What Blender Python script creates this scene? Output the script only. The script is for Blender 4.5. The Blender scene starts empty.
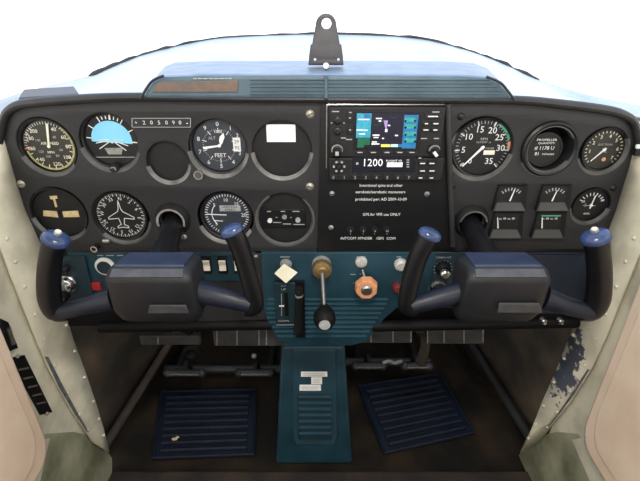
import bpy, bmesh, math, random
from mathutils import Vector, Matrix
random.seed(7)
S = bpy.context.scene
COL = S.collection
R = math.radians
# ------------------------------------------------------------------ camera, sky, exposure
F, PITCH, DIST, CZ = 440.0, R(27), 0.58, 0.85        # focal in px (640 wide), pitch down, distance to panel, eye above floor
cam = bpy.data.cameras.new('camera'); cam.sensor_width = 36.0; cam.lens = F / 640 * 36.0
cam.clip_start = 0.01
camo = bpy.data.objects.new('camera', cam); COL.objects.link(camo)
camo.location = (0, -DIST, CZ); camo.rotation_euler = (math.pi/2 - PITCH, 0, 0)
S.camera = camo
S.view_settings.view_transform = 'Standard'; S.view_settings.look = 'None'
S.view_settings.gamma = 1.0; S.view_settings.use_curve_mapping = False
S.view_settings.exposure = 0.55
S.cycles.use_denoising = True
w = bpy.data.worlds.new('sky'); S.world = w; w.use_nodes = True
nt = w.node_tree; nt.nodes.clear()
out = nt.nodes.new('ShaderNodeOutputWorld'); bg = nt.nodes.new('ShaderNodeBackground')
tc = nt.nodes.new('ShaderNodeTexCoord'); sep = nt.nodes.new('ShaderNodeSeparateXYZ')
ramp = nt.nodes.new('ShaderNodeValToRGB')
ramp.color_ramp.elements[0].position = 0.12; ramp.color_ramp.elements[0].color = (1, 1, 1, 1)
ramp.color_ramp.elements[1].position = 0.75; ramp.color_ramp.elements[1].color = (0.50, 0.70, 1.0, 1)
nt.links.new(tc.outputs['Generated'], sep.inputs[0]); nt.links.new(sep.outputs['Z'], ramp.inputs[0])
ry = nt.nodes.new('ShaderNodeMapRange'); ry.inputs[1].default_value = -0.3; ry.inputs[2].default_value = 0.35
mixc = nt.nodes.new('ShaderNodeMixRGB'); mixc.inputs[1].default_value = (1.0, 0.97, 0.915, 1)   # hazy warm light behind, blue sky ahead
nt.links.new(sep.outputs['Y'], ry.inputs[0]); nt.links.new(ry.outputs[0], mixc.inputs[0]); nt.links.new(ramp.outputs[0], mixc.inputs[2])
nt.links.new(mixc.outputs[0], bg.inputs['Color']); bg.inputs['Strength'].default_value = 1.6
nt.links.new(bg.outputs[0], out.inputs['Surface'])

added_lamp = bpy.data.lights.new('added_fill_light', 'AREA'); added_lamp.shape = 'DISK'; added_lamp.size = 0.10; added_lamp.energy = 3.2; added_lamp.color = (1.0, 0.96, 0.90)  # added unseen lamp overhead, sharpens contrast on the panel
added_lampo = bpy.data.objects.new('added_fill_light', added_lamp); COL.objects.link(added_lampo); added_lampo.location = (0.03, -0.50, 1.11); added_lampo.rotation_euler = (R(38), 0, 0)

# ------------------------------------------------------------------ pixel -> place
CP, SP = math.cos(PITCH), math.sin(PITCH)
def ray(px, py):
    u = (px - 320) / F; v = (240.5 - py) / F
    return Vector((u, CP + v * SP, -SP + v * CP))
def P(px, py, Y=0.0):
    d = ray(px, py); t = (Y + DIST) / d.y
    return Vector((d.x * t, Y, CZ + d.z * t))
def PX(px, py, X):
    d = ray(px, py); t = X / d.x
    return Vector((X, -DIST + d.y * t, CZ + d.z * t))
def PZ(px, py, Z):
    d = ray(px, py); t = (Z - CZ) / d.z
    return Vector((d.x * t, -DIST + d.y * t, Z))
def SC(py, Y=0.0):                                    # px per metre, sideways, at that height on plane Y
    a = P(320, py, Y); b = P(330, py, Y)
    return 10.0 / (b.x - a.x)

# ------------------------------------------------------------------ materials
MATS = {}
def mat(name, col, rough=0.5, metal=0.0, var=0.25, scale=60.0, bump=0.0, bscale=400.0, col2=None, thr=None, emit=None, spec=None):
    m = bpy.data.materials.new(name); m.use_nodes = True
    n = m.node_tree; b = n.nodes['Principled BSDF']
    b.inputs['Roughness'].default_value = rough; b.inputs['Metallic'].default_value = metal
    if spec is not None: b.inputs['Specular IOR Level'].default_value = spec
    t = n.nodes.new('ShaderNodeTexCoord')
    nz = n.nodes.new('ShaderNodeTexNoise'); nz.inputs['Scale'].default_value = scale; nz.inputs['Detail'].default_value = 6
    n.links.new(t.outputs['Object'], nz.inputs['Vector'])
    r = n.nodes.new('ShaderNodeValToRGB')
    c2 = col2 if col2 else tuple(c * (1 - var) for c in col)
    lo, hi = thr if thr else (0.35, 0.65)
    r.color_ramp.elements[0].position = lo; r.color_ramp.elements[0].color = (*c2, 1)
    r.color_ramp.elements[1].position = hi; r.color_ramp.elements[1].color = (*col, 1)
    n.links.new(nz.outputs['Fac'], r.inputs[0]); n.links.new(r.outputs[0], b.inputs['Base Color'])
    if emit:
        n.links.new(r.outputs[0], b.inputs['Emission Color']); b.inputs['Emission Strength'].default_value = emit
    if bump:
        nb = n.nodes.new('ShaderNodeTexNoise'); nb.inputs['Scale'].default_value = bscale; nb.inputs['Detail'].default_value = 3
        n.links.new(t.outputs['Object'], nb.inputs['Vector'])
        bp = n.nodes.new('ShaderNodeBump'); bp.inputs['Strength'].default_value = bump; bp.inputs['Distance'].default_value = 0.002
        n.links.new(nb.outputs['Fac'], bp.inputs['Height']); n.links.new(bp.outputs[0], b.inputs['Normal'])
    MATS[name] = m
    return m
mat('panel_black', (0.022, 0.022, 0.0245), 0.5, bump=0.25, bscale=900, var=0.2, scale=25, spec=0.4)
mat('plate_black', (0.007, 0.0075, 0.009), 0.45, bump=0.15, bscale=900, var=0.3, spec=0.3)
mat('deep_black', (0.003, 0.003, 0.0035), 0.6, spec=0.2)
mat('dial_black', (0.013, 0.0135, 0.015), 0.5, spec=0.35)
mat('dial_olive', (0.028, 0.027, 0.020), 0.5)
mat('dial_slate', (0.030, 0.037, 0.050), 0.45)
mat('bezel_black', (0.012, 0.012, 0.013), 0.4, bump=0.1, spec=0.4)
mat('rim_lit_worn', (0.110, 0.108, 0.105), 0.5, scale=28, col2=(0.045, 0.045, 0.045), thr=(0.30, 0.65))
mat('rim_lit_worn_light', (0.26, 0.255, 0.245), 0.5, scale=34, col2=(0.075, 0.075, 0.075), thr=(0.36, 0.66))
mat('lip_grey', (0.034, 0.034, 0.035), 0.45, scale=60)  # lighter than the bezel: light on the sloped lips painted in
mat('white_paint', (0.85, 0.86, 0.86), 0.5, var=0.12, scale=300)
mat('print_grey', (0.42, 0.43, 0.44), 0.5, var=0.3, scale=600)
mat('print_white', (0.75, 0.76, 0.77), 0.5, var=0.15, scale=600)
mat('lume_cream', (0.70, 0.55, 0.30), 0.6, var=0.25, scale=150)
mat('lume_white', (0.80, 0.78, 0.66), 0.6, var=0.15, scale=150)
mat('arc_yellow', (0.50, 0.50, 0.22), 0.5, var=0.4, scale=200)
mat('arc_green', (0.10, 0.42, 0.27), 0.5)
mat('arc_red', (0.65, 0.16, 0.08), 0.5)
mat('arc_orange', (0.75, 0.36, 0.22), 0.5)
mat('sky_dial', (0.22, 0.60, 0.86), 0.5, var=0.06)
mat('teal', (0.0155, 0.054, 0.080), 0.42, scale=16, col2=(0.0075, 0.032, 0.047), thr=(0.35, 0.68), bump=0.1, bscale=600, spec=0.4)
mat('teal_dark', (0.008, 0.028, 0.040), 0.45, scale=35, var=0.35)
mat('teal_side', (0.016, 0.052, 0.076), 0.45, scale=25, var=0.25, bump=0.08, spec=0.35)
mat('teal_rib', (0.018, 0.058, 0.084), 0.75, scale=25, var=0.2, spec=0.15)
mat('knob_white', (0.50, 0.50, 0.48), 0.4, var=0.25, scale=200)
mat('dull_red', (0.14, 0.016, 0.018), 0.5)
mat('navy_pocket', (0.009, 0.019, 0.040), 0.4, var=0.3)
mat('yoke_black', (0.0055, 0.0055, 0.0072), 0.34, bump=0.12, bscale=700, scale=50, var=0.3, spec=0.4)
mat('yoke_grey', (0.0165, 0.0172, 0.021), 0.48, bump=0.15, bscale=700, scale=45, var=0.3, spec=0.4)
mat('yoke_scuffed', (0.070, 0.070, 0.077), 0.5, bump=0.1, scale=70, col2=(0.040, 0.041, 0.047), thr=(0.3, 0.7))
mat('yoke_sky_sheen', (0.033, 0.046, 0.092), 0.38, bump=0.15, bscale=600, scale=40, var=0.35)  # sky reflection on the hub top, painted as base colour
mat('arm_navy', (0.009, 0.012, 0.025), 0.42, bump=0.12, bscale=500, var=0.3, spec=0.4)  # navy tint stands for sky reflected along the arms
mat('cap_sky_sheen', (0.034, 0.060, 0.155), 0.25, bump=0.1, bscale=400, scale=60, var=0.35)  # blue of the caps is sky reflection put into the colour
mat('chrome', (0.75, 0.75, 0.76), 0.15, 1.0, var=0.1)
mat('steel', (0.45, 0.45, 0.45), 0.35, 1.0, var=0.3, scale=150)
mat('screw_head', (0.45, 0.42, 0.36), 0.4, 0.5, var=0.3, scale=300)
mat('brass', (0.72, 0.50, 0.24), 0.32, 0.9, var=0.3, scale=150)
mat('orange_knob', (0.72, 0.33, 0.16), 0.5, var=0.2, scale=80)
mat('red_plastic', (0.38, 0.015, 0.025), 0.4)
mat('switch_ivory', (0.80, 0.76, 0.65), 0.4, var=0.1)
mat('paper_cream', (0.88, 0.84, 0.66), 0.7, var=0.06)
mat('paper_white', (0.85, 0.85, 0.85), 0.7, var=0.06)
mat('pewter', (0.33, 0.33, 0.32), 0.4, 0.3, var=0.3, scale=200)
mat('strip_grey', (0.050, 0.050, 0.052), 0.45, var=0.4, scale=40)
mat('strip_line', (0.30, 0.30, 0.29), 0.5, var=0.4, scale=200)
mat('rubber_navy', (0.005, 0.0095, 0.023), 0.55, var=0.4, scale=30, bump=0.2, spec=0.35)
mat('carpet', (0.040, 0.026, 0.015), 0.95, scale=9, col2=(0.010, 0.009, 0.0075), thr=(0.42, 0.70), bump=0.5, bscale=900, spec=0.2)
mat('kick_brown', (0.105, 0.076, 0.050), 0.8, scale=9, col2=(0.030, 0.026, 0.021), thr=(0.38, 0.68), bump=0.4, bscale=200)
mat('firewall_dark', (0.014, 0.014, 0.014), 0.8, scale=14, col2=(0.006, 0.006, 0.006))
mat('cream_paint', (0.72, 0.68, 0.54), 0.45, scale=14, col2=(0.52, 0.49, 0.38), thr=(0.38, 0.58), bump=0.12, bscale=80)
mat('peach_vinyl', (0.92, 0.74, 0.58), 0.55, scale=10, col2=(0.78, 0.58, 0.43), thr=(0.3, 0.6), bump=0.1, bscale=300)
mat('pad_slate', (0.035, 0.035, 0.055), 0.5)
mat('sill_green', (0.42, 0.42, 0.29), 0.5, scale=11, col2=(0.15, 0.15, 0.09), thr=(0.34, 0.64), bump=0.2, bscale=60)
mat('chip_grey', (0.075, 0.085, 0.12), 0.5, scale=60, col2=(0.03, 0.035, 0.05))
mat('seam_grey', (0.16, 0.17, 0.18), 0.6, scale=90, col2=(0.07, 0.075, 0.08))
mat('deck_blue', (0.50, 0.565, 0.63), 0.45, scale=12, col2=(0.42, 0.50, 0.57), thr=(0.3, 0.65))
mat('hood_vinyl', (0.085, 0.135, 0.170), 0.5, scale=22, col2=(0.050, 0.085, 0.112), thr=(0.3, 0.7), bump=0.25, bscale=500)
mat('hood_top_lit', (0.19, 0.255, 0.37), 0.45, scale=30, col2=(0.13, 0.19, 0.29), bump=0.2, bscale=500)
mat('hood_brown', (0.17, 0.105, 0.075), 0.6, scale=130, col2=(0.105, 0.09, 0.085), bump=0.2)
mat('trim_black', (0.022, 0.022, 0.024), 0.5, bump=0.2, bscale=300)
mat('sealant', (0.035, 0.03, 0.035), 0.7, scale=60)
mat('bracket_grey', (0.055, 0.052, 0.06), 0.5, var=0.25, scale=60)
mat('dark_steel', (0.16, 0.16, 0.16), 0.4, 0.9, var=0.3, scale=150)
mat('sill_brown', (0.050, 0.030, 0.018), 0.9, scale=14, col2=(0.015, 0.012, 0.01), thr=(0.4, 0.68))
mat('headliner', (0.62, 0.60, 0.55), 0.9)
mat('screen_black', (0.010, 0.010, 0.018), 0.25)
def screen(name, col, e): mat(name, col, 0.3, emit=e, var=0.25, scale=220)
screen('scr_navy', (0.008, 0.007, 0.018), 0.6); screen('scr_cyan', (0.035, 0.26, 0.36), 0.45)
screen('scr_blue', (0.018, 0.13, 0.30), 0.45); screen('scr_green', (0.03, 0.26, 0.23), 0.45)
screen('scr_darkgreen', (0.012, 0.10, 0.055), 0.4); screen('scr_white', (0.80, 0.82, 0.86), 0.35)
screen('scr_yellow', (0.65, 0.60, 0.12), 0.35); screen('scr_violet', (0.34, 0.22, 0.50), 0.35)
screen('scr_ltblue', (0.45, 0.75, 0.90), 0.35)
def glass_mat():
    m = bpy.data.materials.new('clear_pane'); m.use_nodes = True; n = m.node_tree; n.nodes.clear()
    o = n.nodes.new('ShaderNodeOutputMaterial'); mx = n.nodes.new('ShaderNodeMixShader')
    tr = n.nodes.new('ShaderNodeBsdfTransparent'); gl = n.nodes.new('ShaderNodeBsdfGlossy')
    gl.inputs['Roughness'].default_value = 0.02; mx.inputs[0].default_value = 0.04
    n.links.new(tr.outputs[0], mx.inputs[1]); n.links.new(gl.outputs[0], mx.inputs[2]); n.links.new(mx.outputs[0], o.inputs['Surface'])
    MATS['clear_pane'] = m
glass_mat()

def chipped(name, base, centre, size, chip):
    m = MATS[base].copy(); m.name = name; n = m.node_tree; b = n.nodes['Principled BSDF']
    src = b.inputs['Base Color'].links[0].from_socket
    t = n.nodes.new('ShaderNodeTexCoord'); mp = n.nodes.new('ShaderNodeMapping'); mp.vector_type = 'POINT'
    mp.inputs['Scale'].default_value = [1/k for k in size]; mp.inputs['Location'].default_value = [-c/k for c, k in zip(centre, size)]
    n.links.new(t.outputs['Object'], mp.inputs['Vector'])
    ln = n.nodes.new('ShaderNodeVectorMath'); ln.operation = 'LENGTH'; n.links.new(mp.outputs[0], ln.inputs[0])
    nz = n.nodes.new('ShaderNodeTexNoise'); nz.inputs['Scale'].default_value = 55; nz.inputs['Detail'].default_value = 8; nz.inputs['Roughness'].default_value = 0.65
    n.links.new(t.outputs['Object'], nz.inputs['Vector'])
    ma = n.nodes.new('ShaderNodeMath'); ma.operation = 'MULTIPLY_ADD'; ma.inputs[1].default_value = -0.32
    n.links.new(ln.outputs['Value'], ma.inputs[0]); n.links.new(nz.outputs['Fac'], ma.inputs[2])
    gt = n.nodes.new('ShaderNodeMath'); gt.operation = 'GREATER_THAN'; gt.inputs[1].default_value = 0.24
    n.links.new(ma.outputs[0], gt.inputs[0])
    mx = n.nodes.new('ShaderNodeMixRGB'); mx.inputs[2].default_value = (*chip, 1)
    n.links.new(gt.outputs[0], mx.inputs[0]); n.links.new(src, mx.inputs[1]); n.links.new(mx.outputs[0], b.inputs['Base Color'])
    MATS[name] = m

# ------------------------------------------------------------------ object helpers
def finish(name, bm, m, root=None, bevel=0, seg=2, smooth=True, origin=None):
    bmesh.ops.recalc_face_normals(bm, faces=bm.faces[:])
    if root is not None: off = root_world(root)
    else:
        if origin is None:
            xs = [v.co for v in bm.verts]
            off = Vector((sum(c.x for c in xs)/len(xs), sum(c.y for c in xs)/len(xs), min(c.z for c in xs)))
        else: off = Vector(origin)
    for v in bm.verts: v.co -= off
    me = bpy.data.meshes.new(name); bm.to_mesh(me); bm.free()
    ml = m if isinstance(m, (list, tuple)) else [m]
    for k in ml: me.materials.append(MATS[k])
    o = bpy.data.objects.new(name, me); COL.objects.link(o)
    if smooth:
        for p in me.polygons: p.use_smooth = True
        try: me.set_sharp_from_angle(angle=R(38))
        except Exception: pass
    if root is not None: o.parent = root
    else: o.location = off
    if bevel:
        b = o.modifiers.new('bevel', 'BEVEL'); b.width = bevel; b.segments = seg; b.limit_method = 'ANGLE'; b.angle_limit = R(40)
    return o
def root_world(o):
    v = Vector((0, 0, 0))
    while o is not None:
        v += Vector(o.location); o = o.parent
    return v
def thing(name, label, cat, loc, group=None):
    o = bpy.data.objects.new(name, None); o.empty_display_size = 0.02; COL.objects.link(o); o.location = loc
    return tag(o, label, cat, group)
def tag(o, label, cat, group=None, kind=None):
    o['label'] = label; o['category'] = cat
    if group: o['group'] = group
    if kind: o['kind'] = kind
    return o
def struct(o, label=None, cat=None):
    o['kind'] = 'structure'
    if label: o['label'] = label
    if cat: o['category'] = cat
    return o
def B(): return bmesh.new()
def box(bm, lo, hi, rot=None):
    lo, hi = Vector(lo), Vector(hi)
    mt = Matrix.Translation((lo + hi) / 2)
    if rot is not None: mt = mt @ rot
    d = hi - lo
    bmesh.ops.create_cube(bm, size=1.0, matrix=mt @ Matrix.Diagonal((d.x, d.y, d.z, 1)))
    return bm
AY = Matrix.Rotation(R(90), 4, 'X')                   # cylinder axis along Y
def cyl(bm, a, b, r, r2=None, n=24):
    a, b = Vector(a), Vector(b); d = b - a
    q = d.to_track_quat('Z', 'Y').to_matrix().to_4x4()
    bmesh.ops.create_cone(bm, cap_ends=True, segments=n, radius1=r, radius2=r if r2 is None else r2, depth=d.length,
                          matrix=Matrix.Translation((a + b) / 2) @ q)
    return bm
def sph(bm, c, r, s=(1, 1, 1), u=16, v=10):
    bmesh.ops.create_uvsphere(bm, u_segments=u, v_segments=v, radius=r, matrix=Matrix.Translation(c) @ Matrix.Diagonal((*s, 1)))
    return bm
def lathe(bm, c, prof, n=48, a0=0.0, a1=360.0, close=False):
    """prof: (radius, y) pairs turned about the Y axis through c; angles clockwise from top as the pilot sees it"""
    c = Vector(c); full = abs(a1 - a0) >= 359.9
    k = n if full else max(2, int(n * (a1 - a0) / 360) + 1)
    rings = []
    for i in range(k):
        a = R(a0 + (a1 - a0) * i / (k if full else k - 1))
        rings.append([bm.verts.new(c + Vector((r * math.sin(a), y, r * math.cos(a)))) for r, y in prof])
    m = len(prof)
    for i in range(k if full else k - 1):
        A, Bq = rings[i], rings[(i + 1) % k]
        for j in range(m if close else m - 1):
            bm.faces.new((A[j], A[(j + 1) % m], Bq[(j + 1) % m], Bq[j]))
    if close and not full:
        bm.faces.new(rings[0]); bm.faces.new(rings[-1][::-1])
    return bm
def disc(bm, c, r, n=48, t=0.0008):
    return cyl(bm, Vector(c) + Vector((0, t, 0)), c, r, n=n)
def prism(bm, pts, vec):
    vec = Vector(vec)
    a = [bm.verts.new(Vector(p)) for p in pts]; b = [bm.verts.new(Vector(p) + vec) for p in pts]
    bm.faces.new(a); bm.faces.new(b[::-1]); n = len(a)
    for i in range(n): bm.faces.new((a[i], a[(i + 1) % n], b[(i + 1) % n], b[i]))
    return bm
def sweep(bm, pts, rad, n=16, sx=1.0, up=Vector((0, 1, 0)), caps=True, sub=4):
    """tube through pts, rad per point; sx stretches it along 'up'"""
    pts = [Vector(p) for p in pts]
    if not isinstance(rad, (list, tuple)): rad = [rad] * len(pts)
    Q, RR = [], []
    m = len(pts)
    for i in range(m - 1):
        p0, p1, p2, p3 = pts[max(i-1, 0)], pts[i], pts[i+1], pts[min(i+2, m-1)]
        for s in range(sub):
            t = s / sub
            Q.append(0.5 * ((2*p1) + (p2-p0)*t + (2*p0-5*p1+4*p2-p3)*t*t + (3*p1-p0-3*p2+p3)*t**3)); RR.append(rad[i] + (rad[i+1]-rad[i])*t)
    Q.append(pts[-1]); RR.append(rad[-1])
    rings = []
    for i, q in enumerate(Q):
        d = (Q[min(i+1, len(Q)-1)] - Q[max(i-1, 0)]).normalized()
        s = d.cross(up).normalized(); u = s.cross(d).normalized()
        rings.append([bm.verts.new(q + s * (RR[i] * math.cos(2*math.pi*k/n)) + u * (RR[i] * sx * math.sin(2*math.pi*k/n))) for k in range(n)])
    for i in range(len(rings) - 1):
        for k in range(n):
            bm.faces.new((rings[i][k], rings[i][(k+1) % n], rings[i+1][(k+1) % n], rings[i+1][k]))
    if caps: bm.faces.new(rings[0][::-1]); bm.faces.new(rings[-1])
    return bm
def loft(bm, A, Bv):
    a = [bm.verts.new(p) for p in A]; b = [bm.verts.new(p) for p in Bv]
    for i in range(len(a) - 1): bm.faces.new((a[i], a[i+1], b[i+1], b[i]))
    return bm
def filled(name, outline, holes, y0, thick, m, root, bev=0.0012):
    """a plate in the XZ plane with round holes: outline list of (x,z), holes list of rings of (x,z)"""
    cu = bpy.data.curves.new(name, 'CURVE'); cu.dimensions = '2D'; cu.fill_mode = 'BOTH'
    cu.extrude = max(thick / 2 - bev, 0.0001); cu.bevel_depth = bev; cu.bevel_resolution = 2
    for ring in [outline] + holes:
        sp = cu.splines.new('POLY'); sp.points.add(len(ring) - 1); sp.use_cyclic_u = True
        for p, (x, z) in zip(sp.points, ring): p.co = (x, z, 0, 1)
    tmp = bpy.data.objects.new('tmp', cu); COL.objects.link(tmp)
    me = bpy.data.meshes.new_from_object(tmp.evaluated_get(bpy.context.evaluated_depsgraph_get()))
    bpy.data.objects.remove(tmp); bpy.data.curves.remove(cu)
    bm = B(); bm.from_mesh(me); bpy.data.meshes.remove(me)
    bmesh.ops.transform(bm, matrix=Matrix.Rotation(R(90), 4, 'X'), verts=bm.verts[:])   # (x, z, d) -> (x, -d, z)
    bmesh.ops.translate(bm, vec=(0, y0 + thick / 2, 0), verts=bm.verts[:])
    bmesh.ops.remove_doubles(bm, verts=bm.verts[:], dist=1e-6)
    return finish(name, bm, m, root)
def circ(c, r, n=56): return [(c.x + r * math.cos(2*math.pi*i/n), c.z + r * math.sin(2*math.pi*i/n)) for i in range(n)]
def smoothpoly(pts, k=4):
    out = []; n = len(pts)
    for i in range(n):
        p0, p1, p2, p3 = [Vector(pts[(i+j-1) % n]) for j in range(4)]
        for s in range(k):
            t = s / k
            q = 0.5 * ((2*p1) + (p2-p0)*t + (2*p0-5*p1+4*p2-p3)*t*t + (3*p1-p0-3*p2+p3)*t**3)
            out.append((q.x, q.y))
    return out
def text_bm(bm, s, c, h, rot=0.0, align='CENTER', wide=1.0, t=0.0003):
    """lettering of cap height h facing the seats, centred on c"""
    cu = bpy.data.curves.new('txt', 'FONT'); cu.body = s; cu.align_x = align; cu.align_y = 'CENTER'
    cu.size = h / 0.70; cu.extrude = t / 2; cu.resolution_u = 2
    tmp = bpy.data.objects.new('tmp', cu); COL.objects.link(tmp)
    me = bpy.data.meshes.new_from_object(tmp.evaluated_get(bpy.context.evaluated_depsgraph_get()))
    bpy.data.objects.remove(tmp); bpy.data.curves.remove(cu)
    b2 = B(); b2.from_mesh(me); bpy.data.meshes.remove(me)
    bmesh.ops.transform(b2, matrix=Matrix.Translation(c) @ Matrix.Rotation(rot, 4, 'Y') @ Matrix.Rotation(R(90), 4, 'X') @ Matrix.Diagonal((wide, 1, 1, 1)), verts=b2.verts[:])
    tm = bpy.data.meshes.new('t'); b2.to_mesh(tm); b2.free(); bm.from_mesh(tm); bpy.data.meshes.remove(tm)
    return bm
def bar(bm, c, ang, r0, r1, w, y, t=0.0005, w2=None):
    """radial mark: clockwise angle from top, from radius r0 to r1"""
    a = R(ang); d = Vector((math.sin(a), 0, math.cos(a))); s = Vector((math.cos(a), 0, -math.sin(a)))
    c = Vector((c[0], y, c[2])); w2 = w if w2 is None else w2
    return prism(bm, [c + d*r0 - s*w/2, c + d*r1 - s*w2/2, c + d*r1 + s*w2/2, c + d*r0 + s*w/2], (0, t, 0))
def stroke(bm, pts, w, t=0.0005):
    for a, b in zip(pts[:-1], pts[1:]):
        a, b = Vector(a), Vector(b); d = (b - a).normalized(); s = Vector((-d.z, 0, d.x)) * (w / 2)
        prism(bm, [a - s, b - s, b + s, a + s], (0, t, 0))
    return bm
def rbox(bm, px0, py0, px1, py1, Yf, Yb):
    """box whose front face, on plane Yf, covers the given outline"""
    c = P((px0+px1)/2, (py0+py1)/2, Yf); s = SC((py0+py1)/2, Yf); hw = (px1-px0)/2/s
    return box(bm, (c.x-hw, Yf, P(0, py1, Yf).z), (c.x+hw, Yb, P(0, py0, Yf).z))
def xz(pts, Y=0.0): return [(P(x, y, Y).x, P(x, y, Y).z) for x, y in pts]

# ------------------------------------------------------------------ the setting
bm = B(); box(bm, (-0.62, -1.25, -0.03), (0.62, 0.50, 0.0))
struct(finish('floor', bm, 'carpet', smooth=False), 'dark brown worn carpet floor of the footwells', 'floor')
bm = B(); box(bm, (-0.60, 0.47, 0.0), (0.60, 0.50, 0.64))
struct(finish('wall_front', bm, 'firewall_dark', smooth=False), 'black firewall behind the pedals', 'wall')
bm = B(); box(bm, (-0.60, -1.25, 0.0), (0.60, -1.22, 0.62))
struct(finish('wall_back', bm, 'headliner', smooth=False), 'rear cabin wall', 'wall')
bm = B(); box(bm, (-0.60, -0.95, 1.12), (0.60, -0.12, 1.15))
struct(finish('ceiling', bm, 'headliner', smooth=False), 'cabin headliner', 'ceiling')
# footwell sides: from the door post forward to the firewall
for s, nm, post in ((-1, 'wall_left', 'left'), (1, 'wall_right', 'right')):
    bm = B()
    A = [Vector((s*(0.490 - 0.03*k/6), 0.0 + 0.01, 0.60 * k/6)) for k in range(7)]
    Bq = [Vector((s*(0.375), 0.47, 0.60 * k/6)) for k in range(7)]
    mid = [(a*0.5 + b*0.5) + Vector((s*0.012, 0, 0)) for a, b in zip(A, Bq)]
    loft(bm, A, mid); loft(bm, mid, Bq); bmesh.ops.remove_doubles(bm, verts=bm.verts[:], dist=1e-5)
    o = finish(nm, bm, 'kick_brown'); so = o.modifiers.new('thick', 'SOLIDIFY'); so.thickness = 0.006; so.offset = 1 if s < 0 else 1
    struct(o, 'dirty brown %s footwell side panel' % post, 'wall')
    # slanting tube along the foot of the side panel
    bm = B()
    a = Vector((s*0.460, 0.06, 0.03)); b = Vector((s*0.375, 0.43, 0.10))
    sweep(bm, [a, (a+b)/2, b], 0.010, n=10)
    struct(finish('trim_5' if s < 0 else 'trim_6', bm, 'kick_brown' if s < 0 else 'firewall_dark'), 'slanting tube along the %s footwell side' % post, 'trim')

bm = B(); box(bm, (-.43, -.30, .0005), (.43, .015, .012)); struct(finish('trim_8', bm, 'sill_brown', smooth=False, bevel=.004), 'brown carpet edge across the cabin floor', 'trim')
# door posts: cream strips of the fuselage at the panel ends
def post(s, inner, seam, nm, lab):
    Y0, X0 = 0.0, 0.447
    n = len(inner); bm = B(); rows = []
    for (ix, iy), (sx_, sy_) in zip(inner, seam):
        a = P(ix, iy, 0.004); b = PX(sx_, sy_, s * 0.428)
        a = Vector((a.x, a.y, a.z)); c = (a + b) / 2 + Vector((s * 0.0, 0, 0))
        rows.append([bm.verts.new(a), bm.verts.new(c), bm.verts.new(b)])
    for r0, r1 in zip(rows[:-1], rows[1:]):
        for k in range(2): bm.faces.new((r0[k], r0[k+1], r1[k+1], r1[k]))
    pts = [[v.co.copy() for v in r] for r in rows]
    o = finish(nm, bm, 'cream_paint')
    so = o.modifiers.new('thick', 'SOLIDIFY'); so.thickness = 0.004; so.offset = 0
    struct(o, lab, 'trim')
    return o, pts
LI = [(3, 134), (12, 165), (24, 205), (40, 240), (52, 268), (63, 305), (72, 338), (84, 370), (96, 405), (103, 428), (109, 452)]
LS = [(-16, 180), (-12, 200), (-6, 225), (2, 252), (10, 275), (22, 305), (34, 335), (48, 368), (66, 402), (80, 424), (92, 442)]
RI = [(637, 134), (629, 165), (617, 205), (604, 240), (594, 268), (582, 305), (571, 335), (558, 368), (542, 403), (531, 430), (520, 452)]
RS = [(658, 180), (654, 200), (648, 225), (640, 252), (631, 275), (619, 305), (607, 335), (592, 368), (572, 400), (556, 420), (540, 440)]
lp, lpts = post(-1, LI, LS, 'trim_1', 'cream painted riveted door post left of the panel')
rp, rpts = post(1, RI, RS, 'trim_2', 'cream painted door post with chipped paint right of the panel')
def rivets(parent, pts, s, k, f, idx):
    base = root_world(parent)
    for i in idx:
        i0 = int(i); t = i - i0
        p = [pts[i0][j].lerp(pts[min(i0+1, len(pts)-1)][j], t) for j in range(3)]
        q = p[0].lerp(p[2], f)
        nrm = (pts[i0][2]-pts[i0][0]).cross(pts[min(i0+1, len(pts)-1)][0]-pts[i0][0]).normalized()
        if nrm.x * s > 0: nrm = -nrm
        bm = B(); sph(bm, q + nrm * 0.0022, 0.0029, u=10, v=6)
        finish('rivet', bm, 'cream_paint', parent)
rivets(lp, lpts, -1, 0, 0.10, [5.6, 6.4, 7.2, 7.9, 8.6, 9.3])
rivets(lp, lpts, -1, 1, 0.82, [2.6, 3.5, 4.4, 5.3, 6.1, 6.9, 7.7, 8.5, 9.2])
rivets(rp, rpts, 1, 0, 0.12, [6.0, 6.7, 7.4, 8.1, 8.8, 9.4])
rivets(rp, rpts, 1, 1, 0.80, [2.6, 3.5, 4.4, 5.3, 6.1, 6.9, 7.7, 8.5, 9.2])
# wear on the posts
def surf_patch(pts, s, uv, m, parent, nm, lift=0.003):
    """flat patch on the post: uv are (row, across) pairs"""
    bm = B(); vs = []
    for i, f in uv:
        i0 = min(int(i), len(pts)-2); t = i - i0
        q = pts[i0][0].lerp(pts[i0][2], f).lerp(pts[i0+1][0].lerp(pts[i0+1][2], f), t)
        vs.append(bm.verts.new(q + Vector((-s * lift, -lift, 0))))
    bm.faces.new(vs); bmesh.ops.triangulate(bm, faces=bm.faces[:])
    return finish(nm, bm, m, parent, smooth=False)
pc = rpts[7][0].lerp(rpts[7][2], .30) - root_world(rp)
chipped('cream_chipped', 'cream_paint', pc, (0.045, 0.026, 0.082), (0.075, 0.085, 0.115))
rp.data.materials[0] = MATS['cream_chipped']
surf_patch(rpts, 1, [(7.0, .96), (7.0, .90), (7.7, .86), (8.4, .84), (9.3, .80), (9.3, .86), (8.4, .93), (7.7, .96)], 'seam_grey', rp, 'seam_sealant')
surf_patch(lpts, -1, [(6.6, .97), (6.6, .88), (7.5, .84), (8.4, .82), (9.3, .80), (9.3, .90), (8.4, .96), (7.5, .98)], 'seam_grey', lp, 'seam_sealant')

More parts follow.
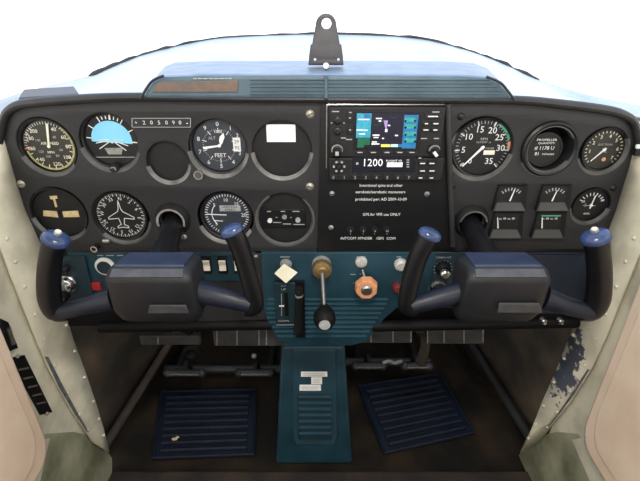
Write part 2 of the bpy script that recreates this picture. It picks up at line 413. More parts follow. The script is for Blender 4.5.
# doors behind the posts
for s, nm, lab in ((-1, 'door_1', 'left cabin door with peach padded armrest'), (1, 'door_2', 'right cabin door with peach padded armrest')):
    X = s * 0.434
    seam = LS if s < 0 else RS
    f = [PX(x, y, X) for x, y in seam]
    pts = [Vector((X, min(p.y + 0.022, -0.004), p.z)) for p in f]
    lowest = pts[-1].z
    pts += [Vector((X, -0.16, lowest - 0.02)), Vector((X, -1.22, lowest - 0.02)), Vector((X, -1.22, pts[0].z + 0.02)), Vector((X, pts[0].y-0.01, pts[0].z+0.02))]
    bm = B(); prism(bm, pts, (s * 0.03, 0, 0))
    d = struct(finish(nm, bm, 'cream_paint', smooth=False), lab, 'door')
    # peach pad with a rounded lower corner
    def pad(y, z): return Vector((X - s * 0.018, y, z))
    yf, zb, zt = (-0.118 if s < 0 else -0.092), CZ - 0.608, CZ - 0.28
    pp = [pad(yf, zt)] + [pad(yf - 0.035 + 0.035*math.cos(a), zb + 0.05 - 0.05*math.sin(a)) for a in [R(t) for t in range(0, 91, 15)]] + [pad(-0.9, zb), pad(-0.9, zt)]
    bm = B(); prism(bm, pp, (s * 0.018, 0, 0))
    o = finish('armrest_pad', bm, 'peach_vinyl', d, bevel=0.006, seg=3); o['label'] = 'peach vinyl pad'
    ip = [Vector((q.x - s*0.003, -0.13 if i < 8 else q.y, 0)) for i, q in enumerate(pp)]
    inner = [Vector((X - s*0.0178, q.y - 0.022, q.z + (0.03 if i > 0 and i < 9 else 0))) for i, q in enumerate(pp)]
    bm = B(); prism(bm, [q + Vector((-s*0.004, 0, 0)) for q in inner], (s*0.004, 0, 0))
    finish('pad_insert', bm, 'peach_vinyl', o, bevel=0.003, seg=3)
    if s < 0:
        q = [PX(8, 358, X), PX(23, 355, X), PX(51, 412, X), PX(39, 415, X)]
        bm = B(); prism(bm, [v + Vector((0.0008, 0, 0)) for v in q], (0.0016, 0, 0))
        pl = finish('door_placard', bm, 'plate_black', smooth=False); tag(pl, 'black metal placard riveted to the left cream door frame', 'placard')
        for k in range(5):
            t = 0.2 + 0.15*k
            a = q[0].lerp(q[3], t).lerp(q[1].lerp(q[2], t), 0.15); b = q[0].lerp(q[3], t).lerp(q[1].lerp(q[2], t), 0.85)
            bm = B(); prism(bm, [a + Vector((.0024, 0, .0016)), b + Vector((.0024, 0, .0016)), b + Vector((.0024, 0, -.0016)), a + Vector((.0024, 0, -.0016))], (0.0004, 0, 0))
            finish('lettering', bm, 'hood_brown', pl)
        for p in (q[0].lerp(q[1], .5), q[3].lerp(q[2], .5)):
            bm = B(); sph(bm, p + Vector((0.003, 0, 0)), 0.0028, u=10, v=6); finish('screw', bm, 'pewter', pl)
        q = [PX(-6, 318, X), PX(3, 322, X), PX(13, 348, X), PX(3, 352, X)]
        bm = B(); prism(bm, [v + Vector((0.001, 0, 0)) for v in q], (0.007, 0, 0))
        la = finish('latch_plate', bm, 'plate_black', bevel=0.001); tag(la, 'small black door latch plate above the black placard', 'latch')
        bm = B(); a, b = q[0].lerp(q[1], .5), q[3].lerp(q[2], .5)
        sweep(bm, [a.lerp(b, .25) + Vector((.010, 0, 0)), a.lerp(b, .8) + Vector((.010, 0, 0))], 0.003, n=8); finish('latch_bolt', bm, 'steel', la)
# green-grey sills under the posts and doors
for s, nm, pl in ((-1, 'trim_3', [(112, 458), (98, 438), (74, 432), (46, 434), (22, 500), (112, 500)]), (1, 'trim_4', [(517, 458), (530, 438), (556, 432), (578, 434), (606, 500), (517, 500)])):
    q = [PX(x, y, s * 0.4315) for x, y in pl]
    bm = B(); prism(bm, q, (s * 0.012, 0, 0))
    o = struct(finish(nm, bm, 'sill_green', smooth=False), 'dirty green primed door sill at the %s' % ('left' if s < 0 else 'right'), 'trim')
    bm = B(); p = [(50, 438), (40, 440), (24, 500), (36, 500)] if s < 0 else [(572, 440), (584, 437), (612, 500), (598, 500)]
    prism(bm, [PX(x, y, s * 0.4295) for x, y in p], (s * 0.008, 0, 0)); finish('sill_strip', bm, 'cream_paint', o, smooth=False)

# deck under the windscreen, its sealant, the windscreen
ARC = [(-12, 104, .02), (30, 90, .10), (88, 76, .22), (120, 63, .29), (150, 52.5, .35), (200, 41, .43), (240, 36.5, .47), (326, 34, .50), (410, 37.5, .47), (460, 48, .42), (500, 62, .35), (540, 80, .24), (590, 95, .12), (652, 108, .02)]
arc = [P(x, y, Y) for x, y, Y in ARC]
def fine(pts, k=6):
    out = []; m = len(pts)
    for i in range(m - 1):
        p0, p1, p2, p3 = pts[max(i-1, 0)], pts[i], pts[i+1], pts[min(i+2, m-1)]
        for s in range(k):
            t = s / k; out.append(0.5 * ((2*p1) + (p2-p0)*t + (2*p0-5*p1+4*p2-p3)*t*t + (3*p1-p0-3*p2+p3)*t**3))
    return out + [pts[-1]]
arcf = fine(arc)
front = []
for q in arcf:
    x = max(-0.425, min(0.425, q.x * 1.06)); front.append(Vector((x, 0.006, P(326, 98, .006).z - 0.022 * (abs(x) / 0.425) ** 3)))
bm = B(); NL = 8; rows = []
for k in range(NL + 1):
    t = k / NL
    rows.append([bm.verts.new(a.lerp(b, t) + Vector((0, 0, -0.010 * math.sin(math.pi * t)))) for a, b in zip(front, arcf)])
for r0, r1 in zip(rows[:-1], rows[1:]):
    for i in range(len(r0) - 1): bm.faces.new((r0[i], r0[i+1], r1[i+1], r1[i]))
deck = finish('windscreen_deck', bm, 'deck_blue'); so = deck.modifiers.new('thick', 'SOLIDIFY'); so.thickness = 0.004; so.offset = -1
tag(deck, 'pale blue deck curving forward from the glareshield to the windscreen', 'deck')
bm = B(); random.seed(11)
mid = arcf[12:-12]
pts = [p + Vector((0, 0.0, random.uniform(-0.0012, 0.0012))) for p in mid]
n = len(pts); rad = [0.0019 + 0.0030 * abs(math.sin(i*0.55 + 1.1*math.sin(i*0.9))) * (0.55 + 0.45*abs(i - n/2)/(n/2)) for i in range(n)]
rad[0] = rad[-1] = 0.0005
sweep(bm, pts, rad, n=8, sub=2)
tag(finish('windscreen_sealant', bm, 'sealant'), 'wavy dark sealant bead along the foot of the windscreen', 'sealant')
bm = B()
top = [Vector((max(-0.5, min(0.5, q.x * 1.15)), -0.10, 1.12)) for q in arcf]
loft(bm, [q + Vector((0, 0.006, 0.004)) for q in arcf], top)
struct(finish('window_1', bm, 'clear_pane'), 'clear windscreen', 'window')

# ------------------------------------------------------------------ glareshield hood
root = thing('glareshield', 'padded blue grey glareshield hood across the top of the panel', 'glareshield', P(326, 100, 0.0))
prof_px = [(141, 99), (146, 90), (153, 81), (164, 76), (200, 74.5), (326, 74), (460, 75), (486, 77), (500, 83), (508, 92), (514, 100)]
fr = [P(x, y, -0.012) for x, y in prof_px]
bm = B(); bk = [Vector((q.x * 1.17, 0.15 + 0.0, max(q.z + 0.002, fr[0].z - 0.004))) for q in fr]
a = [bm.verts.new(v) for v in fr]; b = [bm.verts.new(v) for v in bk]
e0 = bm.verts.new(fr[0].lerp(fr[-1], .5))
bm.faces.new(a)
for i in range(len(a) - 1): bm.faces.new((a[i], b[i], b[i+1], a[i+1]))
bm.faces.new(b[::-1]); bm.faces.new((a[0], a[-1], b[-1], b[0])); bm.verts.remove(e0)
for f in bm.faces: f.material_index = 0
bm.normal_update()
bmesh.ops.recalc_face_normals(bm, faces=bm.faces[:])
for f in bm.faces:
    if f.normal.z > 0.25: f.material_index = 1  # upward faces take a lighter blue, skylight painted in
finish('hood', bm, ['hood_vinyl', 'hood_top_lit'], root, bevel=0.006, seg=4)
bm = B()
for k in range(5):
    y = 79.5 + 3.6*k
    c0, c1 = P(250, y, -0.0135), P(502 - max(0, 12 - 4*k), y, -0.0135)
    sweep(bm, [c0, c0.lerp(c1, .5), c1], 0.0009, n=6)
finish('stitched_ribs', bm, 'hood_vinyl', root)
bm = B(); q = [P(152, 92, -0.0125), P(158, 82, -0.0125), P(238, 80.5, -0.0125), P(238, 92, -0.0125)]
prism(bm, q, (0, -0.0015, 0)); o = finish('vent_strip', bm, 'hood_brown', root, bevel=0.0006); o['label'] = 'rusty brown strip at the left of the hood'
bm = B(); random.seed(5)
x = 193
while x < 232:
    l = random.uniform(2, 5); c0 = P(x, 78.6, -0.0136); c1 = P(x + l, 78.6, -0.0136)
    stroke(bm, [c0, c1], 0.0012); x += l + 1
finish('lettering', bm, 'print_grey', root)
bm = B(); sweep(bm, [P(326, 76, -0.014), P(326, 88, -0.0145), P(326, 98, -0.014)], 0.0022, n=8); finish('centre_seam', bm, 'hood_vinyl', root)
bm = B(); cyl(bm, P(326, 67, 0.02), P(326, 67, 0.02) + Vector((0, -0.004, 0.002)), 0.004, n=12); finish('screw', bm, 'steel', root)
for seg in (fr[:4], fr[-4:]):
    bm = B(); sweep(bm, [v + Vector((0, -.001, .0005)) for v in seg], .0016, n=8); finish('hood_piping', bm, 'trim_black', root)
# black padded roll under the hood, the full width of the panel
bm = B()
roll = [(-1, 146), (4, 118), (16, 106), (40, 102), (90, 98.5), (140, 97), (240, 98.5), (326, 99), (420, 99.5), (514, 100), (560, 104), (600, 109), (622, 114), (635, 124), (639, 146)]
sweep(bm, [P(x, y, -0.004) for x, y in roll], [.004, .005, .0055, .006, .006, .0055] + [.005]*3 + [.0055, .006, .006, .0055, .005, .004], n=12, sx=1.3)
finish('edge_roll', bm, 'trim_black', root)
# dark pad on the left end of the deck
q = [P(19, 101, 0.012), P(24, 92, 0.07), P(75, 89, 0.07), P(80, 97, 0.012)]
bm = B(); prism(bm, [v + Vector((0, 0, -0.002)) for v in q], (0, 0, 0.006))
tag(finish('deck_pad', bm, 'pad_slate', bevel=0.002), 'dark grey pad lying on the left end of the pale deck', 'pad')

# ------------------------------------------------------------------ compass bracket
Yb = 0.035
root = thing('mounting_bracket', 'dark grey upright bracket with a round hole on the glareshield', 'bracket', P(326, 63, Yb))
ol = [(309, 63.5), (309.5, 56), (311, 45), (312.5, 44.5), (316, 25)]
cc = P(326, 25, Yb); rr = P(336, 25, Yb).x - cc.x
outl = xz(ol, Yb) + [(cc.x - rr*math.cos(R(t)), cc.z + rr*math.sin(R(t))) for t in range(10, 171, 16)] + xz([(652 - x, y) for x, y in ol[::-1]], Yb)
outl = [(x, z) for x, z in outl]
holes = [circ(P(326.5, 23.5, Yb), 0.0068, 24), circ(P(315, 59.5, Yb), 0.0022, 12), circ(P(338.5, 59.5, Yb), 0.0022, 12)]
filled('plate', outl, holes, Yb, 0.003, 'bracket_grey', root, 0.0006)
bm = B(); c0 = P(326, 63, Yb); box(bm, (c0.x - .023, Yb + .0031, c0.z - .003), (c0.x + .023, Yb + .03, c0.z)); finish('foot_flange', bm, 'bracket_grey', root, bevel=.001)

# ------------------------------------------------------------------ instrument panel boards
GZ = {}
def hole_at(px, py, rpx): return circ(P(px, py, 0), rpx / SC(py, 0))
left_outline = smoothpoly(xz([(4, 135), (6, 121), (16, 111), (40, 106), (90, 103), (150, 101), (235, 101), (321, 101.5), (321.5, 140), (320, 190), (318.5, 225), (318, 249), (250, 250.5), (180, 250.5), (110, 251), (60, 251.5), (47, 250), (38, 240), (24, 205), (12, 165)]), 3)
LH = [(47, 147, 30.5), (109, 143, 30.5), (168, 163, 22.5), (218, 149, 30.5), (282, 150.5, 31), (59, 214, 29.5), (121, 218, 29.5), (225.5, 218, 29), (285, 220, 29.5), (173, 219, 12.5)]
instr = thing('instrument_panel', 'left black instrument panel board with nine round cut-outs', 'instrument panel', P(170, 250, 0.0))
filled('board', left_outline, [hole_at(*h) for h in LH], 0.0, 0.004, 'panel_black', instr, 0.0014)
bm = B(); prism(bm, [Vector((x, 0.030, z)) for x, z in xz([(-14, 122), (14, 112), (40, 107), (322, 105), (322, 246), (60, 247), (30, 240), (0, 200)], 0.0)], (0, 0.004, 0)); finish('backing_plate', bm, 'deep_black', instr, smooth=False)
def rim(h, a0, a1, m, nm, root, w=0.0042):
    c = P(h[0], h[1], 0); r = h[2] / SC(h[1], 0)
    bm = B(); lathe(bm, c, [(r + 0.0006, -0.0006), (r - w*0.4, -0.0003), (r - w, 0.0035), (r - w*0.4, 0.0045), (r + .0004, 0.002)], 60, a0, a1, close=True)
    o = finish(nm, bm, m, root); o['label'] = 'worn rim of a cut-out, lightened with painted light'
for h, a0, a1, m in ((LH[0], 130, 250, 'rim_lit_worn'), (LH[1], 110, 260, 'rim_lit_worn'), (LH[2], 95, 260, 'rim_lit_worn_light'), (LH[3], 100, 265, 'rim_lit_worn_light'), (LH[4], 95, 265, 'rim_lit_worn_light'), (LH[5], 130, 260, 'rim_lit_worn'), (LH[6], 100, 230, 'rim_lit_worn'), (LH[7], 120, 250, 'rim_lit_worn_light'), (LH[8], 40, 330, 'rim_lit_worn')):  # pale, mostly lower arcs: rim wear plus painted light from above
    rim(h, a0, a1, m, 'lit_worn_rim', instr)
def screw(px, py, root, r=0.0048, m='screw_head', Y=0.0):
    c = P(px, py, Y)
    bm = B(); lathe(bm, c, [(0, -0.0026), (r*0.55, -0.0024), (r*0.9, -0.0012), (r, 0.0)], 18); 
    o = finish('screw', bm, m, root)
    bm = B(); box(bm, c + Vector((-r*.75, -0.0030, -0.0005)), c + Vector((r*.75, -0.0023, 0.0005)), Matrix.Rotation(random.uniform(0, 3), 4, 'Y')); finish('slot', bm, 'bezel_black', o)
for x, y in ((21, 184), (34, 248), (310, 114), (310, 186.5)): screw(x, y, instr, 0.0056)
screw(184, 237, instr, 0.0045, 'pewter')
# right board
right_outline = smoothpoly(xz([(450, 104), (500, 103.5), (550, 106.5), (600, 112), (624, 118), (634, 127), (636, 138), (630, 165), (620, 195), (610, 232), (603, 246), (560, 249), (500, 249), (452, 249), (450, 200), (450, 150)]), 3)
RH = [(481, 149, 33), (549, 149, 28.5), (603.5, 151, 25), (591, 206, 20.5), (470, 221, 14)]
rboard = thing('engine_panel', 'right black panel board carrying the tachometer and engine gauges', 'instrument panel', P(540, 249, 0.0))
filled('board', right_outline, [hole_at(*h) for h in RH[:4]] + [hole_at(471, 221, 12.5)], 0.0, 0.004, 'panel_black', rboard, 0.0014)
bm = B(); prism(bm, [Vector((x, 0.030, z)) for x, z in xz([(452, 108), (600, 116), (640, 126), (646, 150), (630, 210), (612, 244), (453, 244)], 0.0)], (0, 0.004, 0)); finish('backing_plate', bm, 'deep_black', rboard, smooth=False)
for h, a0, a1 in ((RH[0], 100, 260), (RH[1], 120, 240), (RH[2], 60, 250), (RH[3], 100, 260)): rim(h, a0, a1, 'rim_lit_worn', 'lit_worn_rim', rboard)
for x, y in ((461, 116.5), (452.5, 186), (613.5, 188)): screw(x, y, rboard, 0.0048, 'bezel_black')

# shaft collars of the two control columns
def collar(px, py, root, m):
    c = P(px, py, 0); bm = B(); lathe(bm, c, [(0.0255, 0.0), (0.0245, -0.004), (0.021, -0.010), (0.0195, -0.010), (0.0195, 0.0)], 32, close=True); o = finish('column_collar', bm, 'bezel_black', root)
    bm = B(); lathe(bm, c, [(0.0195, -0.0103), (0.0205, -0.0115), (0.0175, -0.0115), (0.0172, -0.0103)], 32, 250, 470, close=True) if m else lathe(bm, c, [(0.0195, -0.0103), (0.0205, -0.0112), (0.018, -0.0112), (0.0178, -0.0103)], 32, 280, 440, close=True)
    finish('collar_ring', bm, 'pewter' if m else 'rim_lit_worn', o)
collar(173, 219, instr, True); collar(471, 221, rboard, False)

# ------------------------------------------------------------------ round gauges
YD = 0.010
GROUP_L = 'flight instruments in the left panel'
def gauge(name, label, px, py, rpx, dialm='dial_black', cat='gauge', bez=1.10, Y=YD, group=None, bezm='bezel_black'):
    c = P(px, py, Y); r = rpx / SC(py, Y)
    root = thing(name, label, cat, c, group)
    bm = B(); cyl(bm, c + Vector((0, 0.0012, 0)), c + Vector((0, 0.017, 0)), r * 1.02, n=40); finish('case', bm, 'deep_black', root)
    bm = B(); lathe(bm, c, [(r*bez, 0.004), (r*bez, -0.004), (r*(bez-.02), -0.0055), (r*1.01, -0.0045), (r*0.985, 0.0009), (r*.985, 0.004)], 56, close=True); finish('bezel', bm, bezm, root)
    bm = B(); disc(bm, c, r * 0.98, 48, 0.001); finish('dial', bm, dialm, root)
    return root, c, r
YT = YD - 0.0006
def ticks(root, c, r, angs, r0, r1, w, m='print_white', name='tick_marks', y=YT):
    bm = B()
    for a in angs: bar(bm, c, a, r*r0, r*r1, w, y)
    return finish(name, bm, m, root, smooth=False)
def arcmark(root, c, r, a0, a1, r0, r1, m, name, y=YT, n=90):
    bm = B(); lathe(bm, Vector((c.x, y, c.z)), [(r*r0, 0), (r*r1, 0), (r*r1, 0.0004), (r*r0, 0.0004)], n, a0, a1, close=True); o = finish(name, bm, m, root, smooth=False)
    return o
def nums(root, c, r, lst, rn, h, m='print_white', name='numerals', y=YT, rot=False, wide=1.0):
    bm = B()
    for s, a in lst:
        p = Vector((c.x + r*rn*math.sin(R(a)), y, c.z + r*rn*math.cos(R(a))))
        text_bm(bm, s, p, h, R(a) if rot else 0, wide=wide)
    return finish(name, bm, m, root, smooth=False)
def letters(root, lst, m='print_white', name='lettering'):
    for s, p, h, *wd in lst:
        o = finish(name, text_bm(B(), s, p, h, wide=wd[0] if wd else 1.0), m, root, smooth=False)
    return o
def at(c, r, dx, dz, y=YT): return Vector((c.x + dx*r, y, c.z + dz*r))
def pointer(root, c, r, ang, l, w, m='white_paint', tail=0.12, w2=None, y=YT - 0.0015, name='pointer'):
    bm = B(); bar(bm, c, ang, -tail*r, l*r, w, y, 0.0007, w2); disc(bm, Vector((c.x, y - 0.0003, c.z)), 0.0022, 14, .0014)
    return finish(name, bm, m, root, smooth=False)
rng = lambda a, b, n: [a + (b - a)*i/(n-1) for i in range(n)]

# airspeed
g, c, r = gauge('airspeed_indicator', 'airspeed gauge with a yellow arc, at the top left corner of the panel', 49.5, 146, 26, 'dial_olive', group=GROUP_L)
ticks(g, c, r, rng(-95, 60, 24), .84, .94, .0006); ticks(g, c, r, rng(70, 320, 15), .76, .90, .0009, 'lume_white')
arcmark(g, c, r, 40, 258, .88, .95, 'arc_yellow', 'speed_arc')
ticks(g, c, r, [264], .70, .98, .0020, 'arc_red', 'red_line')
nums(g, c, r, [('40', 28), ('60', 62), ('80', 92), ('100', 128), ('120', 172), ('140', 222), ('160', 262), ('180', 294), ('200', 322)], .72, .0050, 'lume_white')
nums(g, c, r, [('40', 40), ('60', 110), ('80', 150), ('100', 200), ('120', 240), ('140', 300)], .44, .0034, 'print_grey')
letters(g, [('AIR SPEED', at(c, r, .05, .10), .0038), ('MPH', at(c, r, 0, -.25), .0034)], 'lume_white')
pointer(g, c, r, 11, .88, .0024, 'lume_white', w2=.0032, tail=-.05)
# attitude
g, c, r = gauge('attitude_indicator', 'attitude gauge with a sky blue upper half, right of the airspeed gauge', 112, 140, 26.5, 'dial_black', group=GROUP_L)
bm = B(); cc = Vector((c.x, YT, c.z - .08*r)); k = [cc + Vector((.76*r*math.sin(R(a)), 0, .74*r*math.cos(R(a)) + (0.06*r))) for a in range(-92, 101, 6)]
prism(bm, k, (0, .0004, 0)); finish('sky_half', bm, 'sky_dial', g)
ticks(g, c, r, [-84, -54, -24, 36, 66, 96], .74, .94, .0012, 'white_paint'); ticks(g, c, r, [-14, -4, 16, 26], .78, .90, .0011, 'white_paint'); ticks(g, c, r, [6], .76, .94, .0022, 'white_paint', 'zero_mark')
bm = B()
for a in (-100, -122, 110, 130): bar(bm, c, a, .12*r, .62*r, .0011, YT - .0008)
stroke(bm, [at(c, r, -.45, .02, YT-.001), at(c, r, -.1, .02, YT-.001), at(c, r, 0, -.12, YT-.001), at(c, r, .1, .02, YT-.001), at(c, r, .45, .0, YT-.001)], .0008)
finish('horizon_lines', bm, 'print_white', g, smooth=False)
bm = B(); prism(bm, [at(c, r, -.35, -.30), at(c, r, .35, -.30), at(c, r, .25, -.55), at(c, r, -.25, -.55)], (0, .0004, 0)); finish('ground_pointer', bm, 'pewter', g)
bm = B(); stroke(bm, [at(c, r, -.75, -.66), at(c, r, .75, -.66)], .0009); finish('dial_line', bm, 'print_grey', g)
bm = B(); q = at(c, r, 0, -1.0, YD - .004); cyl(bm, q, q + Vector((0, -.010, 0)), .0062, .0055, 18); o = finish('setting_knob', bm, 'bezel_black', g)
bm = B(); stroke(bm, [q + Vector((-.004, -.0106, .001)), q + Vector((.002, -.0106, .002)), q + Vector((.003, -.0106, -.002))], .0009); finish('knob_mark', bm, 'print_grey', o)
# altimeter
g, c, r = gauge('altimeter', 'slate faced altimeter with two white hands, left of the blank plate with a white sticker', 219.5, 145.5, 26.5, 'dial_slate', group=GROUP_L)
nums(g, c, r, [(str(i), i*36) for i in range(10) if i not in (2, 3)], .80, .0058)
nums(g, c, r, [('2', 62), ('3', 112)], .80, .0052)
ticks(g, c, r, [i*36 for i in range(10)], .50, .66, .0010); ticks(g, c, r, [i*7.2 for i in range(50)], .58, .63, .0004, 'print_grey', 'fine_ticks')
bm = B(); box(bm, at(c, r, .52, -.22) + Vector((0, -.0004, 0)), at(c, r, .80, .30) + Vector((0, .0002, 0))); o = finish('setting_window', bm, 'print_white', g)
letters(g, [('29', at(c, r, .66, .15, YT - .0008), .0045), ('92', at(c, r, .66, -.08, YT - .0008), .0045)], 'dial_black', 'window_figures')
letters(g, [('ALT', at(c, r, -.25, .28), .0040)], 'print_grey'); letters(g, [('1000', at(c, r, 0, .52), .0040), ('FEET', at(c, r, .0, -.38), .0055)])
pointer(g, c, r, 262, .62, .0018, w2=.0034, tail=.06, name='long_hand')
bm = B(); d = [(0, -.05), (-.07, .15), (-.06, .30), (.06, .45), (.12, .28), (.06, .05)]
prism(bm, [at(c, r, x + .06 + z*.2, z + .05, YT - .0024) for x, z in d], (0, .0007, 0)); finish('short_hand', bm, 'white_paint', g)
bm = B(); q = P(200, 173, YD - .004); cyl(bm, q + Vector((0, .004, 0)), q + Vector((0, -.010, 0)), .0072, .0066, 18); o = finish('setting_knob', bm, 'rim_lit_worn', g)
bm = B(); lathe(bm, q + Vector((0, -.0101, 0)), [(.0064, 0), (.0064, -.0006), (.0050, -.0006), (.0050, 0)], 20, close=True); finish('knob_edge', bm, 'pewter', o)
bm = B(); lathe(bm, c, [(r*1.13, -.003), (r*1.22, -.003), (r*1.22, .0035), (r*1.13, .0035)], 40, 168, 196, close=True); finish('tag_strip', bm, 'print_white', g)
# turn coordinator
g, c, r = gauge('turn_coordinator', 'dark turn gauge with cream bars, left of the heading gauge', 60, 213.5, 26, 'dial_black', group=GROUP_L)
bm = B(); prism(bm, [at(c, r, -.20, .72), at(c, r, .08, .74), at(c, r, .08, .62), at(c, r, -.02, .60), at(c, r, -.02, .27), at(c, r, -.10, .27), at(c, r, -.10, .58), at(c, r, -.20, .60)], (0, .0005, 0)); finish('turn_needle', bm, 'lume_cream', g)
for x0, x1 in ((-.66, -.04), (.08, .72)):
    bm = B(); prism(bm, [at(c, r, x0, -.10), at(c, r, x0 + .06, .13), at(c, r, x1 - .05, .10), at(c, r, x1, .0), at(c, r, x1 - .05, -.16)] if x0 < 0 else [at(c, r, x0, -.15), at(c, r, x0 + .04, .09), at(c, r, x1, .12), at(c, r, x1, -.14)], (0, .0005, 0)); finish('slip_bar', bm, 'lume_cream', g)
bm = B(); box(bm, at(c, r, -.07, -.18, YT - .001), at(c, r, -.03, .12)); box(bm, at(c, r, .07, -.18, YT - .001), at(c, r, .11, .12)); finish('slip_lines', bm, 'dial_black', g)
# heading
g, c, r = gauge('heading_indicator', 'heading gauge with a white aeroplane outline', 121, 215.5, 24.5, 'dial_black', group=GROUP_L)
ticks(g, c, r, [i*10 for i in range(36)], .84, .96, .0010); ticks(g, c, r, [5 + i*10 for i in range(36)], .89, .96, .0007, 'print_grey', 'fine_ticks')
nums(g, c, r, [(t, 8 + i*30) for i, t in enumerate(['N', '3', '6', 'E', '12', '15', 'S', '21', '24', 'W', '30', '33'])], .74, .0050, rot=True)
pl = [(0, .66), (.05, .30), (.10, .18), (.52, -.08), (.52, -.16), (.12, -.12), (.06, -.40), (.22, -.48), (.22, -.56), (0, -.52)]
pl = pl + [(-x, z) for x, z in pl[::-1]]
bm = B(); stroke(bm, [at(c, r, x, z) for x, z in pl], .0010); finish('aeroplane_outline', bm, 'print_white', g, smooth=False)
bm = B(); q = P(97, 246, -0.001); cyl(bm, q, q + Vector((0, -.010, 0)), .0052, .0046, 16); o = finish('caging_knob', bm, 'bezel_black', g); bm = B(); lathe(bm, q + Vector((0, -.0101, 0)), [(.0050, 0), (.0050, -.0007), (.0032, -.0007), (.0032, 0)], 20, close=True); finish('knob_edge', bm, 'chrome', o)
bm = B(); q = P(106, 241, -0.002); cyl(bm, q + Vector((-.004, 0, 0)), q + Vector((.006, 0, 0)), .0035, n=12); finish('knob_stem', bm, 'steel', g)
# vertical speed
g, c, r = gauge('vertical_speed_indicator', 'climb gauge half covered by the left yoke grip, needle pointing left', 227, 214.5, 23.5, 'dial_slate', group=GROUP_L)
ticks(g, c, r, [i*7.5 for i in range(48)], .82, .93, .0009); nums(g, c, r, [('10', 0), ('15', 42), ('5', 312)], .66, .0050); nums(g, c, r, [('20', 92)], .72, .0056); nums(g, c, r, [('5', 228), ('10', 180), ('15', 138)], .66, .0050)
bm = B(); box(bm, at(c, r, -.28, .16), at(c, r, .60, .42) + Vector((0, .0003, 0))); finish('name_block', bm, 'print_grey', g)
letters(g, [('VERTICAL', at(c, r, .16, .345, YT - .0004), .0028, 1.3), ('SPEED', at(c, r, .16, .225, YT - .0004), .0028, 1.5)], 'dial_slate')
bm = B(); stroke(bm, [at(c, r, -.86, .02), at(c, r, -.02, -.02)], .0012); stroke(bm, [at(c, r, -.55, -.28), at(c, r, -.2, -.30)], .0010); lathe(bm, at(c, r, 0, 0), [(r*.62, 0), (r*.65, 0), (r*.65, .0004), (r*.62, .0004)], 60, 225, 312, close=True); finish('needle', bm, 'white_paint', g, smooth=False)
# blanks
c = P(168, 163, .008); rr = 24 / SC(163, .008)
bm = B(); cyl(bm, c, c + Vector((0, .003, 0)), rr, n=40); tag(finish('blanking_plate', bm, 'dial_black'), 'small bare blanking plate under the printed card, left of the altimeter', 'plate')
c = P(282, 150, .008); rr = 32 / SC(150, .008)
root = thing('blanking_plate', 'large blanking plate with a white sticker at the top right of the left board', 'plate', c)
bm = B(); cyl(bm, c, c + Vector((0, .003, 0)), rr, n=48); finish('plate', bm, 'dial_black', root)
bm = B(); rbox(bm, 266.5, 124.5, 295.5, 142, .0074, .008); o = finish('sticker', bm, 'paper_white', root); o['label'] = 'white paper sticker'
# marker beacon plate
c = P(285, 219, .008); rr = 30.5 / SC(219, .008)
root = thing('marker_beacon_receiver', 'dark round plate with three small round lamps, beside the radio plate', 'receiver', c)
bm = B(); cyl(bm, c, c + Vector((0, .003, 0)), rr, n=48); finish('plate', bm, 'dial_black', root)
bm = B(); rbox(bm, 262, 209, 306, 228, .005, .008); f = finish('face', bm, 'plate_black', root, bevel=.001)
for x, y, s, m in ((270, 220, 2.3, 'print_white'), (284.5, 216.5, 2.3, 'pewter'), (298, 219.5, 2.5, 'print_grey')):
    q = P(x, y, .005); bm = B(); cyl(bm, q, q + Vector((0, -.0035, 0)), s/SC(y, .005), n=14); finish('lamp', bm, m, root)
bm = B()
for x, y, l in ((269, 211.5, 4), (283, 211.5, 4.5), (296, 211.5, 7), (277, 222.5, 8), (287, 224, 8), (299, 224.5, 11), (276.5, 217.5, 1.5), (291, 217.5, 1.5)): stroke(bm, [P(x - l/2, y, .0046), P(x + l/2, y, .0046)], .0012)
finish('lettering', bm, 'print_grey', f, smooth=False)
# correction card
root = thing('correction_card', 'long narrow printed card in a black holder above the small blanking plate', 'card', P(161, 127, 0))
bm = B(); rbox(bm, 131, 117.5, 191.5, 128, -.0014, -.0001); finish('holder', bm, 'panel_black', root, bevel=.0005)
bm = B()
for a, b in (((132, 118.3), (190.5, 118.3)), ((132, 127.2), (190.5, 127.2)), ((132, 118.3), (132, 127.2)), ((190.5, 118.3), (190.5, 127.2))): stroke(bm, [P(*a, -.0018), P(*b, -.0018)], .0007, .0003)
finish('outline', bm, 'print_grey', root, smooth=False)
letters(root, [(t, P(x, 122.8, -.0018), .0050) for t, x in zip('205090', (144, 151.5, 159, 166.5, 173.5, 180))]); letters(root, [('+', P(136, 122.8, -.0018), .004), ('-', P(187, 122.8, -.0018), .006)], 'print_white', 'signs')

# tachometer
g, c, r = gauge('tachometer', 'tachometer with a green arc and figures to 35, in the right board', 482, 147.5, 28, 'dial_black')
nums(g, c, r, [('5', 262), ('10', 305), ('15', 344), ('20', 24), ('25', 57), ('30', 92)], .66, .0084); nums(g, c, r, [('35', 147)], .60, .0084)
letters(g, [('0', at(c, r, -.36, -.50), .0075)]); letters(g, [('RPM', at(c, r, .02, .30), .0036), ('HUNDREDS', at(c, r, .02, .19), .0026)], 'print_grey')
ticks(g, c, r, [228 + i*7.6 for i in range(36)], .84, .95, .0007, 'print_grey', 'fine_ticks'); ticks(g, c, r, [225, 263, 301, 343, 22, 57, 96, 138], .80, .97, .0014)
arcmark(g, c, r, 30, 72, .90, .98, 'arc_green', 'green_arc'); arcmark(g, c, r, 77, 94, .90, .99, 'arc_orange', 'red_line')
bm = B(); box(bm, at(c, r, .08, -.26), at(c, r, .48, -.10) + Vector((0, .0003, 0))); finish('hours_window', bm, 'lume_white', g)
letters(g, [('HOURS', at(c, r, .28, -.03), .0024)], 'print_grey', 'hours_label')
